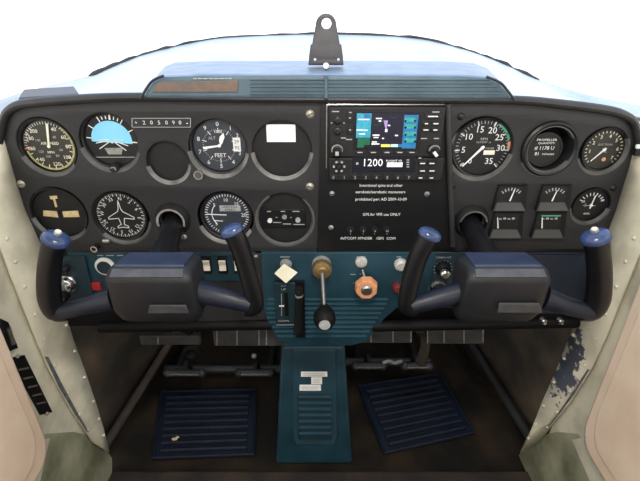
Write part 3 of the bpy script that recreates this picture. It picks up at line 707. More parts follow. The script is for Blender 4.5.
pointer(g, c, r, 222, .92, .0034, tail=.08, w2=.0014); bm = B(); bar(bm, c, 42, .05*r, .40*r, .0030, YT - .0012, .0006, .0006); finish('pointer_tail', bm, 'dial_black', g)
# hour meter, deep set in a tube
c0 = P(549, 149, 0); rr = 27.5 / SC(149, 0)
g = thing('hour_meter', 'round meter with printed lines set deep in a black tube', 'gauge', c0)
bm = B(); lathe(bm, c0, [(rr, .003), (rr, -.004), (rr*.93, -.006), (rr*.84, -.004), (rr*.80, .0), (rr*.76, .026), (rr*.80, .026)], 56); finish('tube', bm, 'bezel_black', g)
bm = B(); lathe(bm, c0, [(rr*.86, -.0052), (rr*.83, -.0052), (rr*.80, -.001)], 56, 120, 420); finish('tube_edge', bm, 'rim_lit_worn', g)
c = P(544.5, 149.5, .006); r = 17 / SC(149.5, .006)
bm = B(); cyl(bm, c, c + Vector((0, .019, 0)), r, n=40); finish('dial', bm, 'dial_black', g)
bm = B(); lathe(bm, c, [(r*1.02, .004), (r*1.02, -.0012), (r*.93, -.0012), (r*.93, .004)], 44, close=True); finish('bezel', bm, 'bezel_black', g)
y = .006 - .0004
letters(g, [('PROPELLER', P(547, 140, y), .0030, 1.25), ('QUANTITY', P(546.5, 143.3, y), .0024, 1.3), ('# 1178 U', P(544.5, 148.2, y), .0048, 1.0), ('81', P(537, 154, y), .0046), ('minutes', P(548, 154, y), .0030, 1.2)])
# suction
g, c, r = gauge('suction_gauge', 'brown faced gauge at the far right top of the right board', 603.5, 149.5, 20, 'dial_olive', bez=1.16)
nums(g, c, r, [('1', 262), ('2', 300), ('3', 335), ('4', 12), ('5', 48), ('6', 88), ('7', 128)], .68, .0048, 'lume_white'); ticks(g, c, r, rng(225, 495, 24), .82, .93, .0008, 'lume_white')
letters(g, [('SUCTION', at(c, r, 0, .25), .0026, 1.2), ('IN. HG', at(c, r, 0, -.12), .0022)], 'print_grey'); pointer(g, c, r, 222, .78, .0022, w2=.0010)
bm = B(); disc(bm, at(c, r, .15, -.50), .0028, 14, .0004); finish('amber_dot', bm, 'arc_orange', g)
# ammeter
g, c, r = gauge('ammeter', 'small round ammeter with a centred needle above the right yoke grip', 590.5, 205, 17, 'dial_black', bez=1.14)
ticks(g, c, r, rng(-65, 65, 9), .60, .78, .0012); letters(g, [('30', at(c, r, -.50, .22), .0034), ('30', at(c, r, .60, .30), .0034), ('AMPS', at(c, r, -.1, -.55), .0028)])
arcmark(g, c, r, 250, 290, .30, .34, 'print_grey', 'scale_line'); bm = B(); stroke(bm, [at(c, r, -.45, -.02), at(c, r, .3, -.04)], .0008); finish('scale_base', bm, 'print_grey', g)
pointer(g, c, r, 8, .62, .0016, tail=.2)
# four edge-reading engine gauges
def edge_gauge(name, label, px, py, needle, m='print_white', bar_m=None):
    c = P(px, py, 0); s = SC(py, 0); hw = 16.5/s; zt = P(px, py - 12, 0).z; zb = P(px, py + 13, 0).z
    g = thing(name, label, 'gauge', Vector((c.x, 0, zb)), 'edge-reading engine gauges in the right board')
    lip = (zt - zb) * 0.30
    bm = B(); f = [(-hw*.86, zt), (hw*.86, zt), (hw, zb), (-hw, zb)]; i = [(-hw*.74, zt - .003), (hw*.74, zt - .003), (hw*.74, zb + lip), (-hw*.74, zb + lip)]
    fv = [bm.verts.new((c.x + x, -.008 if k > 1 else -.003, z)) for k, (x, z) in enumerate(f)]; iv = [bm.verts.new((c.x + x, -.0012, z)) for x, z in i]; bv = [bm.verts.new((c.x + x, -.0002, z)) for x, z in f]
    for k in range(4):
        bm.faces.new((fv[k], fv[(k+1) % 4], iv[(k+1) % 4], iv[k])); bm.faces.new((fv[k], bv[k], bv[(k+1) % 4], fv[(k+1) % 4]))
    finish('bezel', bm, 'bezel_black', g, smooth=False)
    bm = B(); prism(bm, [Vector((c.x - hw*.9, -.0082, zb + .0006)), Vector((c.x + hw*.9, -.0082, zb + .0006)), Vector((c.x + hw*.74, -.0022, zb + lip - .001)), Vector((c.x - hw*.74, -.0022, zb + lip - .001))], (0, .0008, 0)); o = finish('lip', bm, 'lip_grey', g, smooth=False)
    bm = B(); prism(bm, [Vector((c.x + x, -.0008, z)) for x, z in i], (0, .0007, 0)); finish('dial', bm, 'dial_black', g, smooth=False)
    zc = zb + lip + .0015; q = Vector((c.x + needle*hw, 0, zc)); bm = B()
    bar(bm, q, 12 if m == 'print_white' else -12, 0, (zt - zc)*.66, .0018, -.0018, .0006, .0010); finish('needle', bm, 'white_paint', g, smooth=False)
    bm = B(); h = zt - zc
    if m == 'print_white':
        for k in range(7): bar(bm, Vector((c.x, 0, zc)), -42 + 14*k, h*.62, h*.80, .0014, -.0014)
    else:
        for k in range(4): box(bm, (c.x - hw*.5 + k*hw*.26, -.0014, zc + h*.52), (c.x - hw*.5 + k*hw*.26 + hw*.16, -.0010, zc + h*(.58 + .05*(k % 2))))
    finish('scale', bm, 'print_grey', g, smooth=False)
    if bar_m:
        bm = B(); box(bm, (c.x - hw*.55, -.0014, zc + h*.70), (c.x + hw*.6, -.0010, zc + h*.77)); finish('green_band', bm, bar_m, g, smooth=False)
edge_gauge('fuel_gauge', 'left upper of the four small square gauges, white needle leaning right', 510, 196, .02)
edge_gauge('fuel_gauge', 'right upper of the four small square gauges, white needle leaning right', 553.5, 196, -.05)
edge_gauge('oil_temperature_gauge', 'left lower of the four small square gauges, needle at its left end', 506, 223, -.45, 'x')
edge_gauge('oil_pressure_gauge', 'right lower of the four small square gauges, with a green band', 548.5, 223, -.35, 'x', 'arc_green')

# ------------------------------------------------------------------ radio plate with navigator and transponder
YP = -0.003
plate = thing('radio_plate', 'black centre plate with white lettering and four round breakers below the radios', 'panel', P(384, 252, YP))
filled('plate', xz([(321.5, 103), (449, 103.5), (451, 180), (452, 252), (318, 252), (320, 180)], YP), [], YP, 0.007, 'plate_black', plate, 0.001)
bm = B(); a, b, d = P(326.5, 168, YP), P(327, 104.5, YP), P(444, 104.5, YP)
sweep(bm, [a + Vector((0, -.001, 0)), a.lerp(b, .5) + Vector((0, -.001, 0)), b + Vector((0, -.001, 0))], .0012, n=8); sweep(bm, [b + Vector((0, -.001, 0)), b.lerp(d, .5) + Vector((0, -.001, 0)), d + Vector((0, -.001, 0))], .0012, n=8, up=Vector((0, 0, 1)))
o = finish('edge_strip', bm, 'steel', plate); o['label'] = 'bright metal edge strip'
bm = B(); sweep(bm, [P(448, 104, YP - .003), P(449, 150, YP - .003), P(451, 200, YP - .003), P(453, 246, YP - .003)], .0040, n=10); finish('edge_bead', bm, 'trim_black', plate)
yl = YP - .0004
letters(plate, [('Intentional spins and other', P(381, 185.5, yl), .0042, 0.92), ('aerobatic/aerobatic maneuvers', P(380.5, 192, yl), .0042, 0.93), ('prohibited per: AD 2009-10-09', P(381, 199.3, yl), .0043, 0.93), ('GPS for VFR use ONLY', P(381.5, 214.5, yl), .0042, 0.92), ('INTCOM', P(348.3, 238.4, yl), .0042, 0.97), ('XPNDER', P(365, 238.4, yl), .0042, 0.93), ('/GPS', P(380, 238.4, yl), .0042, 0.95), ('COM', P(391, 238.4, yl), .0042, 0.97)], 'print_white')
for i, (x, t) in enumerate(((350.5, '5'), (363, '3'), (374.5, '5'), (386.5, '10'))):
    q = P(x, 229, YP); bm = B(); lathe(bm, q, [(0, -.007), (.0032, -.007), (.0036, -.003), (.0048, -.003), (.0052, 0)], 20); o = finish('circuit_breaker', bm, 'dial_black', plate)
    bm = B(); text_bm(bm, t, q + Vector((0, -.0074, 0)), .0032); finish('rating_figure', bm, 'print_grey', o, smooth=False)
    letters(plate, [(t, P(x, 234, yl), .0024)], 'print_grey', 'rating_lettering')
for x, y in ((332, 193.5), (427, 194), (331, 227.5)): screw(x, y, plate, .0038, 'pewter', YP)

YN = -0.011
nav = thing('gps_navigator', 'radio navigator with a bright colour map screen in the middle of the panel', 'navigator', P(386, 158, YN))
bm = B(); rbox(bm, 329.5, 107, 443, 157.3, YN, YP - .0003); finish('bezel', bm, 'dial_black', nav, bevel=.0015)
bm = B(); rbox(bm, 353.5, 112, 421, 150, YN - .0004, YN + .002); scr = finish('screen', bm, 'screen_black', nav); scr['label'] = 'lit colour map screen'
def srect(x0, y0, x1, y1, m, nm, k=0): 
    bm = B(); rbox(bm, x0, y0, x1, y1, YN - .0007 - .0002*k, YN - .0002); return finish(nm, bm, m, scr, smooth=False)
srect(371.5, 113.5, 402.5, 147, 'scr_navy', 'map_area'); srect(356.5, 113.5, 371, 138, 'scr_cyan', 'frequency_band'); srect(357.5, 137.5, 370, 145, 'scr_darkgreen', 'green_field', 1); srect(357, 145.2, 364, 147.5, 'scr_darkgreen', 'green_tag', 1)
srect(364.5, 114, 370.5, 118.5, 'scr_blue', 'blue_field', 1); srect(403, 115, 417, 148.5, 'scr_blue', 'data_band')
for y in (119.5, 126, 133.5, 140): srect(404.5, y - 1.8, 415.5, y + 2.4, 'scr_green', 'data_field', 1)
bm = B()
for y in (121, 127.5, 135, 141.5):
    for x in (405.5, 415): cc = P(x, y, YN - .0016); disc(bm, cc, .0015, 10, .0003)
finish('data_dots', bm, 'screen_black', scr)
bm = B()
for x, y, l in ((359, 119.3, 0), (360, 130, 7), (364, 119.5, 11), (366, 130.3, 4), (362, 134, 6)): 
    if l: stroke(bm, [P(x - l/2, y, YN - .0013), P(x + l/2, y, YN - .0013)], .0013)
for x, y, l in ((379, 118.5, 6), (380, 121, 2.5), (389, 125.5, 2.5), (376, 135.2, 7), (376, 137.5, 5), (374.5, 142, 5), (375.5, 144, 8), (396.5, 135.5, 3), (383, 138.5, 2)): stroke(bm, [P(x - l/2, y, YN - .0013), P(x + l/2, y, YN - .0013)], .0014)
box(bm, P(385, 132, YN - .0013) , P(387.5, 129, YN - .0010)); finish('map_symbols', bm, 'scr_white', scr, smooth=False)
bm = B(); prism(bm, [P(383.5, 120.5, YN - .0013), P(388, 120.5, YN - .0013), P(386.5, 129, YN - .0013), P(385.5, 129, YN - .0013)], (0, .0002, 0)); finish('course_arrow', bm, 'scr_violet', scr)
bm = B(); lathe(bm, P(377, 120, YN - .0012), [(.0065, 0), (.0068, 0), (.0068, .0002), (.0065, .0002)], 40, 90, 230, close=True); lathe(bm, P(394, 114, YN - .0012), [(.005, 0), (.0053, 0), (.0053, .0002), (.005, .0002)], 40, 110, 250, close=True); finish('map_lines', bm, 'scr_darkgreen', scr)
srect(381, 144.3, 390.5, 147, 'scr_yellow', 'yellow_bar', 2); srect(391, 144.3, 398, 147, 'scr_ltblue', 'pale_bar', 2); srect(398.5, 144.3, 402.5, 147, 'scr_blue', 'blue_bar', 2)
def knob(root, px, py, Y, r, l, m='bezel_black', name='knob', ring=None):
    q = P(px, py, Y); bm = B(); lathe(bm, q, [(0, -l), (r*.45, -l), (r*.5, -l*.55), (r*.9, -l*.5), (r, -l*.42), (r, 0)], 24); o = finish(name, bm, m, root)
    if ring: bm = B(); lathe(bm, q, [(r*1.0, -l*.44), (r*.88, -l*.54), (r*.80, -l*.54), (r*.8, -l*.4)], 24, *ring); finish('knob_edge', bm, 'rim_lit_worn_light', o)
    return o
def buttons(root, Y, lst, m='bezel_black', lm='print_grey'):
    for x, y, hw, hh, lw in lst:
        bm = B(); rbox(bm, x - hw, y - hh, x + hw, y + hh, Y - .0022, Y - .0001); o = finish('button', bm, m, root, bevel=.0004)
        if lw: bm = B(); stroke(bm, [P(x - lw/2, y, Y - .0026), P(x + lw/2, y, Y - .0026)], .0014, .0003); finish('button_mark', bm, lm, o, smooth=False)
k = knob(nav, 337, 149, YN, .0078, .014, ring=(250, 470)); k = knob(nav, 433.5, 149.5, YN, .0078, .014, ring=(270, 430))
q = P(435.5, 154, YN - .0142); bm = B(); box(bm, q + Vector((-.0020, -.001, -.0036)), q + Vector((.0020, .0005, .0036)), Matrix.Rotation(R(-40), 4, 'Y')); finish('knob_mark', bm, 'print_white', k)
bm = B(); q = P(337, 153.5, YN - .0142); box(bm, q + Vector((-.0022, -.001, -.0025)), q + Vector((.0022, .0005, .0025))); finish('knob_mark', bm, 'print_grey', nav)
for x, y in ((337.5, 120.5), (337.5, 131)): knob(nav, x, y, YN, .0048, .006)
for x in (350,):
    for y in (118, 130): buttons(nav, YN, [(x, y, 2.6, 4.2, 2)])
buttons(nav, YN, [(433, 116.5, 8, 2.2, 10), (426.5, 123.7, 3.6, 2.0, 3), (436, 123.7, 3.6, 2.0, 5), (426, 130, 3.6, 2.0, 5), (435.5, 130, 3.6, 2.0, 4)], lm='print_white')
buttons(nav, YN, [(x, 152.5, 5.2, 1.5, 5) for x in (360, 373.5, 387, 400, 412)], 'bezel_black', 'print_grey')
bm = B()
for x, y, l in ((335.5, 111.5, 7), (350.3, 112.4, 2.5), (436, 112, 7), (343.5, 138, 5), (349, 139.5, 6), (424, 138.5, 6), (436.5, 138.5, 5), (420, 158, 3), (331.5, 123, 1.5), (344, 123, 1.5)): stroke(bm, [P(x - l/2, y, YN - .0004), P(x + l/2, y, YN - .0004)], .0013, .0003)
finish('lettering', bm, 'print_grey', nav, smooth=False)

xp = thing('transponder', 'transponder showing 1200 below the colour screen radio', 'transponder', P(386, 181.5, YN))
bm = B(); rbox(bm, 329, 158, 443, 181, YN, YP - .0003); finish('bezel', bm, 'dial_black', xp, bevel=.0015)
bm = B(); rbox(bm, 352.5, 156.6, 415.5, 172.3, YN - .0006, YN + .002); dp = finish('display', bm, 'screen_black', xp)
bm = B(); text_bm(bm, '1200', P(372.5, 163, YN - .0010), .0100, wide=.98); finish('code_figures', bm, 'scr_white', dp, smooth=False)
letters(dp, [('FLIGHT ID', P(394, 160.8, YN - .0010), .0022, 1.5)], 'scr_white', 'display_text')
bm = B(); rbox(bm, 387, 162.5, 402.5, 167, YN - .0010, YN - .0007); finish('display_block', bm, 'scr_white', dp, smooth=False)
bm = B()
for k in range(4): stroke(bm, [P(406.5, 160 + 2.3*k, YN - .0010), P(409.2, 160 + 2.3*k, YN - .0010)], .0014)
box(bm, P(356, 164.6, YN - .0010), P(358.5, 162.4, YN - .0007)); finish('display_bars', bm, 'print_grey', dp, smooth=False)
for i in range(8):
    x = 333.5 + i*10.75
    bm = B(); rbox(bm, x - 3.8, 175.2, x + 3.8, 180, YN - .0022, YN - .0001); o = finish('digit_button', bm, 'bezel_black', xp, bevel=.0004); bm = B(); text_bm(bm, str(i), P(x, 177.8, YN - .0026), .0042); finish('button_figure', bm, 'print_grey', o, smooth=False)
buttons(xp, YN, [(x, y, 3.7, 2.0, 5) for x in (422.5, 432) for y in (163.5, 171)], lm='print_white'); buttons(xp, YN, [(420.5, 178, 3.5, 2.2, 3.5), (431.5, 178, 3.5, 2.2, 3.5)], lm='print_white')
q = P(339, 166, YN); bm = B(); lathe(bm, q, [(.0095, 0), (.0095, -.0022), (.0040, -.0026), (.0040, 0)], 32, close=True); o = finish('cursor_ring', bm, 'bezel_black', xp)
for a in (30, 90, 150, 210, 270, 330): bm = B(); bar(bm, q, a, .0058, .0082, .0030, YN - .0030, .0004); finish('ring_mark', bm, 'print_grey', o, smooth=False)
bm = B(); cyl(bm, q, q + Vector((0, -.0035, 0)), .0034, n=16); finish('enter_button', bm, 'dial_black', xp)

# ------------------------------------------------------------------ lower panels
YL = 0.002
lower = thing('switch_panel', 'dark teal left lower panel carrying the rocker switches', 'panel', P(160, 312, YL))
filled('board', xz([(68, 252.5), (254, 252.5), (258, 302), (62, 302), (60, 290)], YL), [], YL, 0.004, 'teal', lower, .001)
filled('end_piece', xz([(58, 257), (84, 257), (94, 300), (64, 306), (58, 290)], YL - .004), [], YL - .0045, .0042, 'teal_dark', lower, .0008)
bm = B(); rbox(bm, 200, 253.5, 256, 256.5, YL - .003, YL - .0001); finish('upper_lip', bm, 'teal_dark', lower, bevel=.0005)
bm = B(); q = [P(198, 281, YL - .001), P(252, 281, YL - .001), P(262, 322, YL - .001), P(198, 322, YL - .001)]; prism(bm, q, (0, -.002, 0)); finish('lower_fascia', bm, 'panel_black', lower)
bm = B(); prism(bm, [P(62, 303, YL), P(258, 303, YL), P(264, 326, YL), P(64, 326, YL)], (0, .004, 0)); finish('lower_board', bm, 'deep_black', lower)
bm = B(); prism(bm, [P(253, 253, YL - .001), P(262, 253, YL - .001), P(268, 318, YL - .001), P(258, 318, YL - .001)], (0, -.005, 0)); finish('end_cap', bm, 'panel_black', lower, bevel=.001)
screw(256, 256.5, lower, .003, 'pewter', YL - .006)
bm = B()
for x, l in ((100, 6), (110, 8), (120, 6), (206, 5), (222, 5)): stroke(bm, [P(x - l/2, 255.5, YL - .0004), P(x + l/2, 255.5, YL - .0004)], .0012, .0003)
finish('lettering', bm, 'print_grey', lower, smooth=False)
quad = thing('throttle_quadrant_panel', 'teal centre lower panel with horizontal ribs and rounded lower edge', 'panel', P(325, 345, -0.006))
YQ = -0.006
qo = xz([(262, 253.5), (445, 253.5), (447, 300), (412, 302), (396, 308), (384, 318), (374, 332), (366, 341), (352, 345), (290, 345), (280, 340), (270, 328), (265, 312)], YQ)
filled('board', qo, [], YQ, 0.010, 'teal', quad, .0015)
for i in range(10):
    y = 299.5 + i*4.6
    x0 = 267 + max(0, (y - 318)*.55); x1 = 392 - max(0, (y - 302)*.62) - 4
    if y > 340: continue
    bm = B(); a, b = P(x0, y, YQ - .001), P(x1, y, YQ - .001)
    prism(bm, [a + Vector((0, .0009, .0022)), a + Vector((0, -.0022, -.0002)), a + Vector((0, .0009, -.0022))], b - a); finish('rib', bm, 'teal_rib', quad, smooth=False)
bm = B()
for x, y, l in ((285, 257, 10), (361, 257, 9), (399, 257, 5), (353, 274.5, 5), (353.5, 283, 1), (362, 274, 5)): stroke(bm, [P(x - l/2, y, YQ - .0004), P(x + l/2, y, YQ - .0004)], .0011, .0003)
text_bm(bm, 'CABIN HT', P(443 - .5, 257.8, YQ - .0004), .0032, wide=1.2) if False else None
finish('lettering', bm, 'print_grey', quad, smooth=False)
heat = thing('heat_control_plate', 'teal lower panel piece with two heat knobs between right yoke grip and hub', 'panel', P(445, 310, YQ - .0005))
bm = B(); rbox(bm, 432, 252.5, 470, 308, YQ - .003, YQ - .0004); finish('board', bm, 'teal_dark', heat, bevel=.0008)
letters(heat, [('CABIN HT', P(443.5, 257.6, YQ - .0034), .0030, 1.2)], 'print_grey')
bm = B(); c = P(443, 269, YQ - .0034); ticks_ = [bar(bm, c, a, .012, .0145, .0008, YQ - .0034, .0003) for a in range(-120, 121, 24)]; c2 = P(437.5, 288, YQ - .0034); [bar(bm, c2, a, .012, .0140, .0008, YQ - .0034, .0003) for a in range(-100, 20, 20)]; finish('scale_marks', bm, 'print_grey', heat, smooth=False)
rlow = thing('glove_pocket', 'dark navy open pocket below the right board', 'pocket', P(540, 318, YL))
filled('board', xz([(470, 251.5), (600, 251.5), (598, 300), (585, 322), (470, 325)], YL), [], YL, .004, 'plate_black', rlow, .001)
bm = B(); rbox(bm, 474, 255, 590, 314, YL - .0035, YL - .0001); finish('pocket_face', bm, 'navy_pocket', rlow, bevel=.003, seg=3)
bm = B(); sweep(bm, [P(474, 253.5, YL - .004), P(530, 253.5, YL - .004), P(585, 254, YL - .004), P(593, 262, YL - .004), P(594, 300, YL - .004)], .0013, n=8); finish('pocket_rim', bm, 'navy_pocket', rlow)
# black lower edge under both yokes
for nm, lab, x0, x1, xs in (('lower_edge_roll', 'black rolled lower edge of the panel under the left yoke', 100, 272, -1), ('lower_edge_roll', 'black rolled lower edge of the panel under the right yoke', 372, 580, 1)):
    bm = B(); a, b = P(x0, 326 if xs > 0 else 327, 0.0), P(x1, 322 if xs > 0 else 324, 0.0)
    sweep(bm, [a, a.lerp(b, .33), a.lerp(b, .66), b], .0095, n=12, up=Vector((0, 0, 1)))
    tag(finish(nm, bm, 'deep_black'), lab, 'panel edge')
for x, lab in ((543.5, 'left of the two small chrome studs under the right yoke'), (560.5, 'right of the two small chrome studs under the right yoke')):
    q = P(x, 321.5, -.012); t = thing('stud', lab, 'stud', q + Vector((0, .002, -.004)))
    bm = B(); lathe(bm, q, [(0, -.006), (.0022, -.006), (.0030, -.003), (.0048, -.002), (.0050, .002)], 18); finish('cap', bm, 'chrome', t)
    bm = B(); cyl(bm, q + Vector((0, .002, 0)), q + Vector((0, .006, 0)), .0055, n=6); finish('nut', bm, 'steel', t)

# grey fuse strips hanging under the panel
def strip(label, x0, x1, y0, y1, Y, lines, grp):
    t = thing('fuse_strip', label, 'strip', P((x0+x1)/2, y1, Y), grp)
    bm = B(); rbox(bm, x0, y0, x1, y1, Y, Y + .010); finish('strip_plate', bm, 'strip_grey', t, bevel=.001)
    for x in lines:
        bm = B(); a, b = P(x, y0 + 1, Y - .0005), P(x, y1 - 1, Y - .0005); sweep(bm, [a, a.lerp(b, .5), b], .0010, n=6); finish('divider', bm, 'strip_line', t)
strip('long grey fuse strip under the panel left of the pedestal', 213, 284, 326, 346, .02, [217, 237, 259, 266.5], 'fuse strips under the panel')
strip('dim grey strip under the left yoke hub', 140, 200, 336, 345, .02, [158], 'fuse strips under the panel')
strip('grey fuse strip just right of the pedestal', 362, 412, 325, 343, .02, [371, 393, 411], 'fuse strips under the panel')
strip('grey fuse strip under the right yoke hub', 427, 484, 325, 344, .02, [427.5, 444, 464, 483], 'fuse strips under the panel')
c = P(193, 350, .03); bm = B(); lathe(bm, c, [(.016, 0), (.016, -.008), (.010, -.010), (.007, -.008), (.007, 0)], 24, close=True)
cyl(bm, c + Vector((0, -.002, .010)), c + Vector((0, -.002, .05)), .006, n=10)
tag(finish('cable_pulley', bm, 'deep_black'), 'round black pulley hanging under the left yoke', 'pulley')
# dark beam carrying it all, under the boards
bm = B(); box(bm, (-0.41, .034, P(0, 347, 0).z + .03), (.41, .06, P(0, 300, 0).z)); struct(finish('trim_7', bm, 'deep_black', smooth=False), 'black cross beam behind the lower panels', 'trim')

# ------------------------------------------------------------------ small controls
def knob_thing(name, label, px, py, Y, prof, m, cat='knob', group=None, extra=None, first='grip'):
    q = P(px, py, Y); t = thing(name, label, cat, q, group)
    bm = B(); lathe(bm, q, prof, 28); finish(first, bm, m, t)
    return t, q
# rocker switches
for i, (x, lab) in enumerate(((206.5, 'leftmost of the three ivory rocker switches beside the left hub'), (222.5, 'middle one of the three ivory rocker switches'), (238, 'rightmost rocker switch, half hidden by the left yoke grip'))):
    t = thing('rocker_switch', lab, 'switch', P(x, 273, YL), 'rocker switches in the lower left panel')
    bm = B(); rbox(bm, x - 4.6, 257.5, x + 4.6, 273.5, YL - .004, YL - .0001); finish('frame', bm, 'deep_black', t, bevel=.0006)
    c = P(x, 265.3, YL - .004); hw = 3.3/SC(265, YL); h = .0085
    bm = B(); prism(bm, [c + Vector((-hw, .002, h)), c + Vector((-hw, -.0048, h)), c + Vector((-hw, -.0010, 0)), c + Vector((-hw, -.0022, -h)), c + Vector((-hw, .002, -h))], (2*hw, 0, 0)); finish('rocker', bm, 'switch_ivory', t, smooth=False)
# red master switch, white ring, primer on the left
t = thing('master_switch', 'red rocker switch left of the left yoke hub', 'switch', P(95, 291, YL - .001)); bm = B(); rbox(bm, 91.5, 283.5, 100, 290.5, YL - .006, YL - .0002); finish('rocker', bm, 'red_plastic', t, bevel=.001); bm = B(); rbox(bm, 90.7, 282.7, 100.8, 291.3, YL - .002, YL - .0001); finish('frame', bm, 'teal_dark', t)
t, q = knob_thing('ignition_switch', 'white ringed ignition switch peeping out left of the left yoke hub', 105.5, 266, YL, [(.0150, 0), (.0150, -.003), (.0105, -.004), (.0105, 0)], 'print_white', 'switch', first='ring')
bm = B(); cyl(bm, q, q + Vector((0, -.006, 0)), .0105, n=24); finish('barrel', bm, 'teal_dark', t)
t, q = knob_thing('primer_knob', 'chrome collared black primer knob inside the left yoke grip', 68, 283, -.004, [(0, -.012), (.010, -.012), (.0125, -.008), (.0125, -.004), (.0145, -.003), (.015, 0)], 'chrome', first='collar')
bm = B(); q2 = P(65, 295, -.03); cyl(bm, q + Vector((0, -.012, 0)), q2 + Vector((0, .002, 0)), .004, n=12); finish('rod', bm, 'steel', t); bm = B(); lathe(bm, q2, [(0, -.012), (.005, -.012), (.0075, -.009), (.008, 0), (0, .003)], 22); o = finish('grip', bm, 'deep_black', t); bm = B(); disc(bm, q2 + Vector((0, -.0125, 0)), .0048, 18, .0006); finish('knob_face', bm, 'print_grey', o)
t, q = knob_thing('knob', 'small dark knob above the chrome primer knob', 66, 268, -.004, [(0, -.010), (.004, -.010), (.006, -.006), (.006, 0)], 'bezel_black')
# tagged carb heat knob with the paper diamond
t, q = knob_thing('carburettor_heat_knob', 'small pewter knob half covered by the cream paper square', 286, 264, YQ, [(0, -.016), (.004, -.016), (.0055, -.010), (.0055, -.003), (.009, -.002), (.009, 0)], 'pewter')
c = P(285.7, 273, YQ - .020); bm = B(); d = .0165; prism(bm, [c + Vector((-d, 0, -.001)), c + Vector((-.002, 0, d*.92)), c + Vector((d*1.05, -.001, .001)), c + Vector((.0, -.002, -d*1.0))], (0, .0012, 0))
tag(finish('paper_tag', bm, 'paper_cream', smooth=False), 'cream paper square hung cornerwise on a knob, left of the brass knob', 'tag')
# flap indicator and lever
t = thing('flap_indicator', 'dark plate with a narrow slot below the cream paper square', 'indicator', P(287, 326, YQ - .003))
bm = B(); rbox(bm, 275, 283, 296, 326, YQ - .007, YQ - .003); finish('plate', bm, 'teal_dark', t, bevel=.001)
bm = B(); rbox(bm, 284.5, 293, 288.5, 316, YQ - .0076, YQ - .0068); finish('slot', bm, 'deep_black', t)
bm = B(); rbox(bm, 279, 305.5, 284, 306.8, YQ - .0078, YQ - .0068); finish('pointer', bm, 'print_white', t)
letters(t, [('UP', P(283.5, 289.5, YQ - .0074), .0034, 1.3), ('DOWN', P(283.5, 321, YQ - .0074), .0032, 1.1), ('FLAP', P(283.5, 286, YQ - .0074), .0022, 1.2)], 'print_grey')
bm = B(); stroke(bm, [P(281.5, 294, YQ - .0074), P(281.5, 316, YQ - .0074)], .0008, .0003); stroke(bm, [P(276.2, 325, YQ - .0074), P(294, 325, YQ - .0074)], .0010, .0003); finish('scale', bm, 'print_grey', t)
t = thing('flap_lever', 'tall black lever in its housing right of the slotted plate', 'lever', P(300, 338, YQ - .003))
bm = B(); rbox(bm, 295.5, 281, 305, 338, YQ - .006, YQ - .003); finish('housing', bm, 'deep_black', t, bevel=.001)
bm = B(); a, b = P(299, 294, YQ - .012), P(297.5, 333, YQ - .012); sweep(bm, [a, a.lerp(b, .5), b], [.0058, .0056, .0062], n=14); finish('handle', bm, 'plate_black', t)
bm = B(); a2 = P(299.2, 287, YQ - .012); cyl(bm, a2, P(299, 293, YQ - .012), .0052, n=14); finish('handle_tip', bm, 'bezel_black', t)
bm = B(); cyl(bm, P(299, 294.5, YQ - .012), P(299, 296.2, YQ - .012), .0063, n=16); finish('collar', bm, 'pewter', t)
# throttle
t = thing('throttle', 'black throttle knob with a white centre on a rod from a brass lock', 'throttle', P(324, 318, YQ))
q = P(321.5, 264, YQ); bm = B(); lathe(bm, q, [(0, -.006), (.0125, -.006), (.0145, -.003), (.0145, -.0)], 28); finish('escutcheon', bm, 'pewter', t)
q1 = P(322, 269, YQ - .018); bm = B(); lathe(bm, q1, [(0, -.010), (.0055, -.010), (.0065, -.007), (.0135, -.006), (.0145, -.003), (.0145, .004), (.010, .0115), (0, .0115)], 24); o = finish('friction_lock', bm, 'brass', t); o['label'] = 'brass friction lock'
qk = P(324.5, 316, YQ - .075); bm = B(); cyl(bm, q1 + Vector((0, -.004, 0)), qk + Vector((0, .01, 0)), .0035, n=14); finish('rod', bm, 'dark_steel', t)
bm = B(); lathe(bm, qk, [(0, -.020), (.008, -.020), (.0125, -.016), (.0155, -.008), (.0150, .002), (.0105, .012), (.0065, .022), (0, .022)], 28); o = finish('grip', bm, 'deep_black', t); bm = B(); disc(bm, qk + Vector((0, -.0206, 0)), .0078, 22, .0008); finish('knob_face', bm, 'print_grey', o)
# mixture
t = thing('mixture_control', 'faded orange octagonal knob below a white button', 'knob', P(361, 292, YQ)); q = P(361.2, 261.5, YQ); bm = B(); lathe(bm, q, [(0, -.006), (.005, -.006), (.0085, -.004), (.0090, 0)], 26); finish('lock_button', bm, 'knob_white', t)
qm = P(366.3, 288, YQ - .020); bm = B(); cyl(bm, P(362.5, 270, YQ - .002), qm + Vector((0, .004, .004)), .0030, n=12); finish('rod', bm, 'dark_steel', t)
bm = B(); bmesh.ops.create_cone(bm, cap_ends=True, segments=8, radius1=.0185, radius2=.0165, depth=.013, matrix=Matrix.Translation(qm) @ Matrix.Rotation(R(90), 4, 'X') @ Matrix.Rotation(R(22), 4, 'Z')); finish('grip', bm, 'orange_knob', t, bevel=.0018, smooth=False)
bm = B(); lathe(bm, qm + Vector((0, -.0068, 0)), [(0, -.003), (.006, -.003), (.0085, -.001), (.0088, 0)], 22); finish('knob_face', bm, 'steel', t)
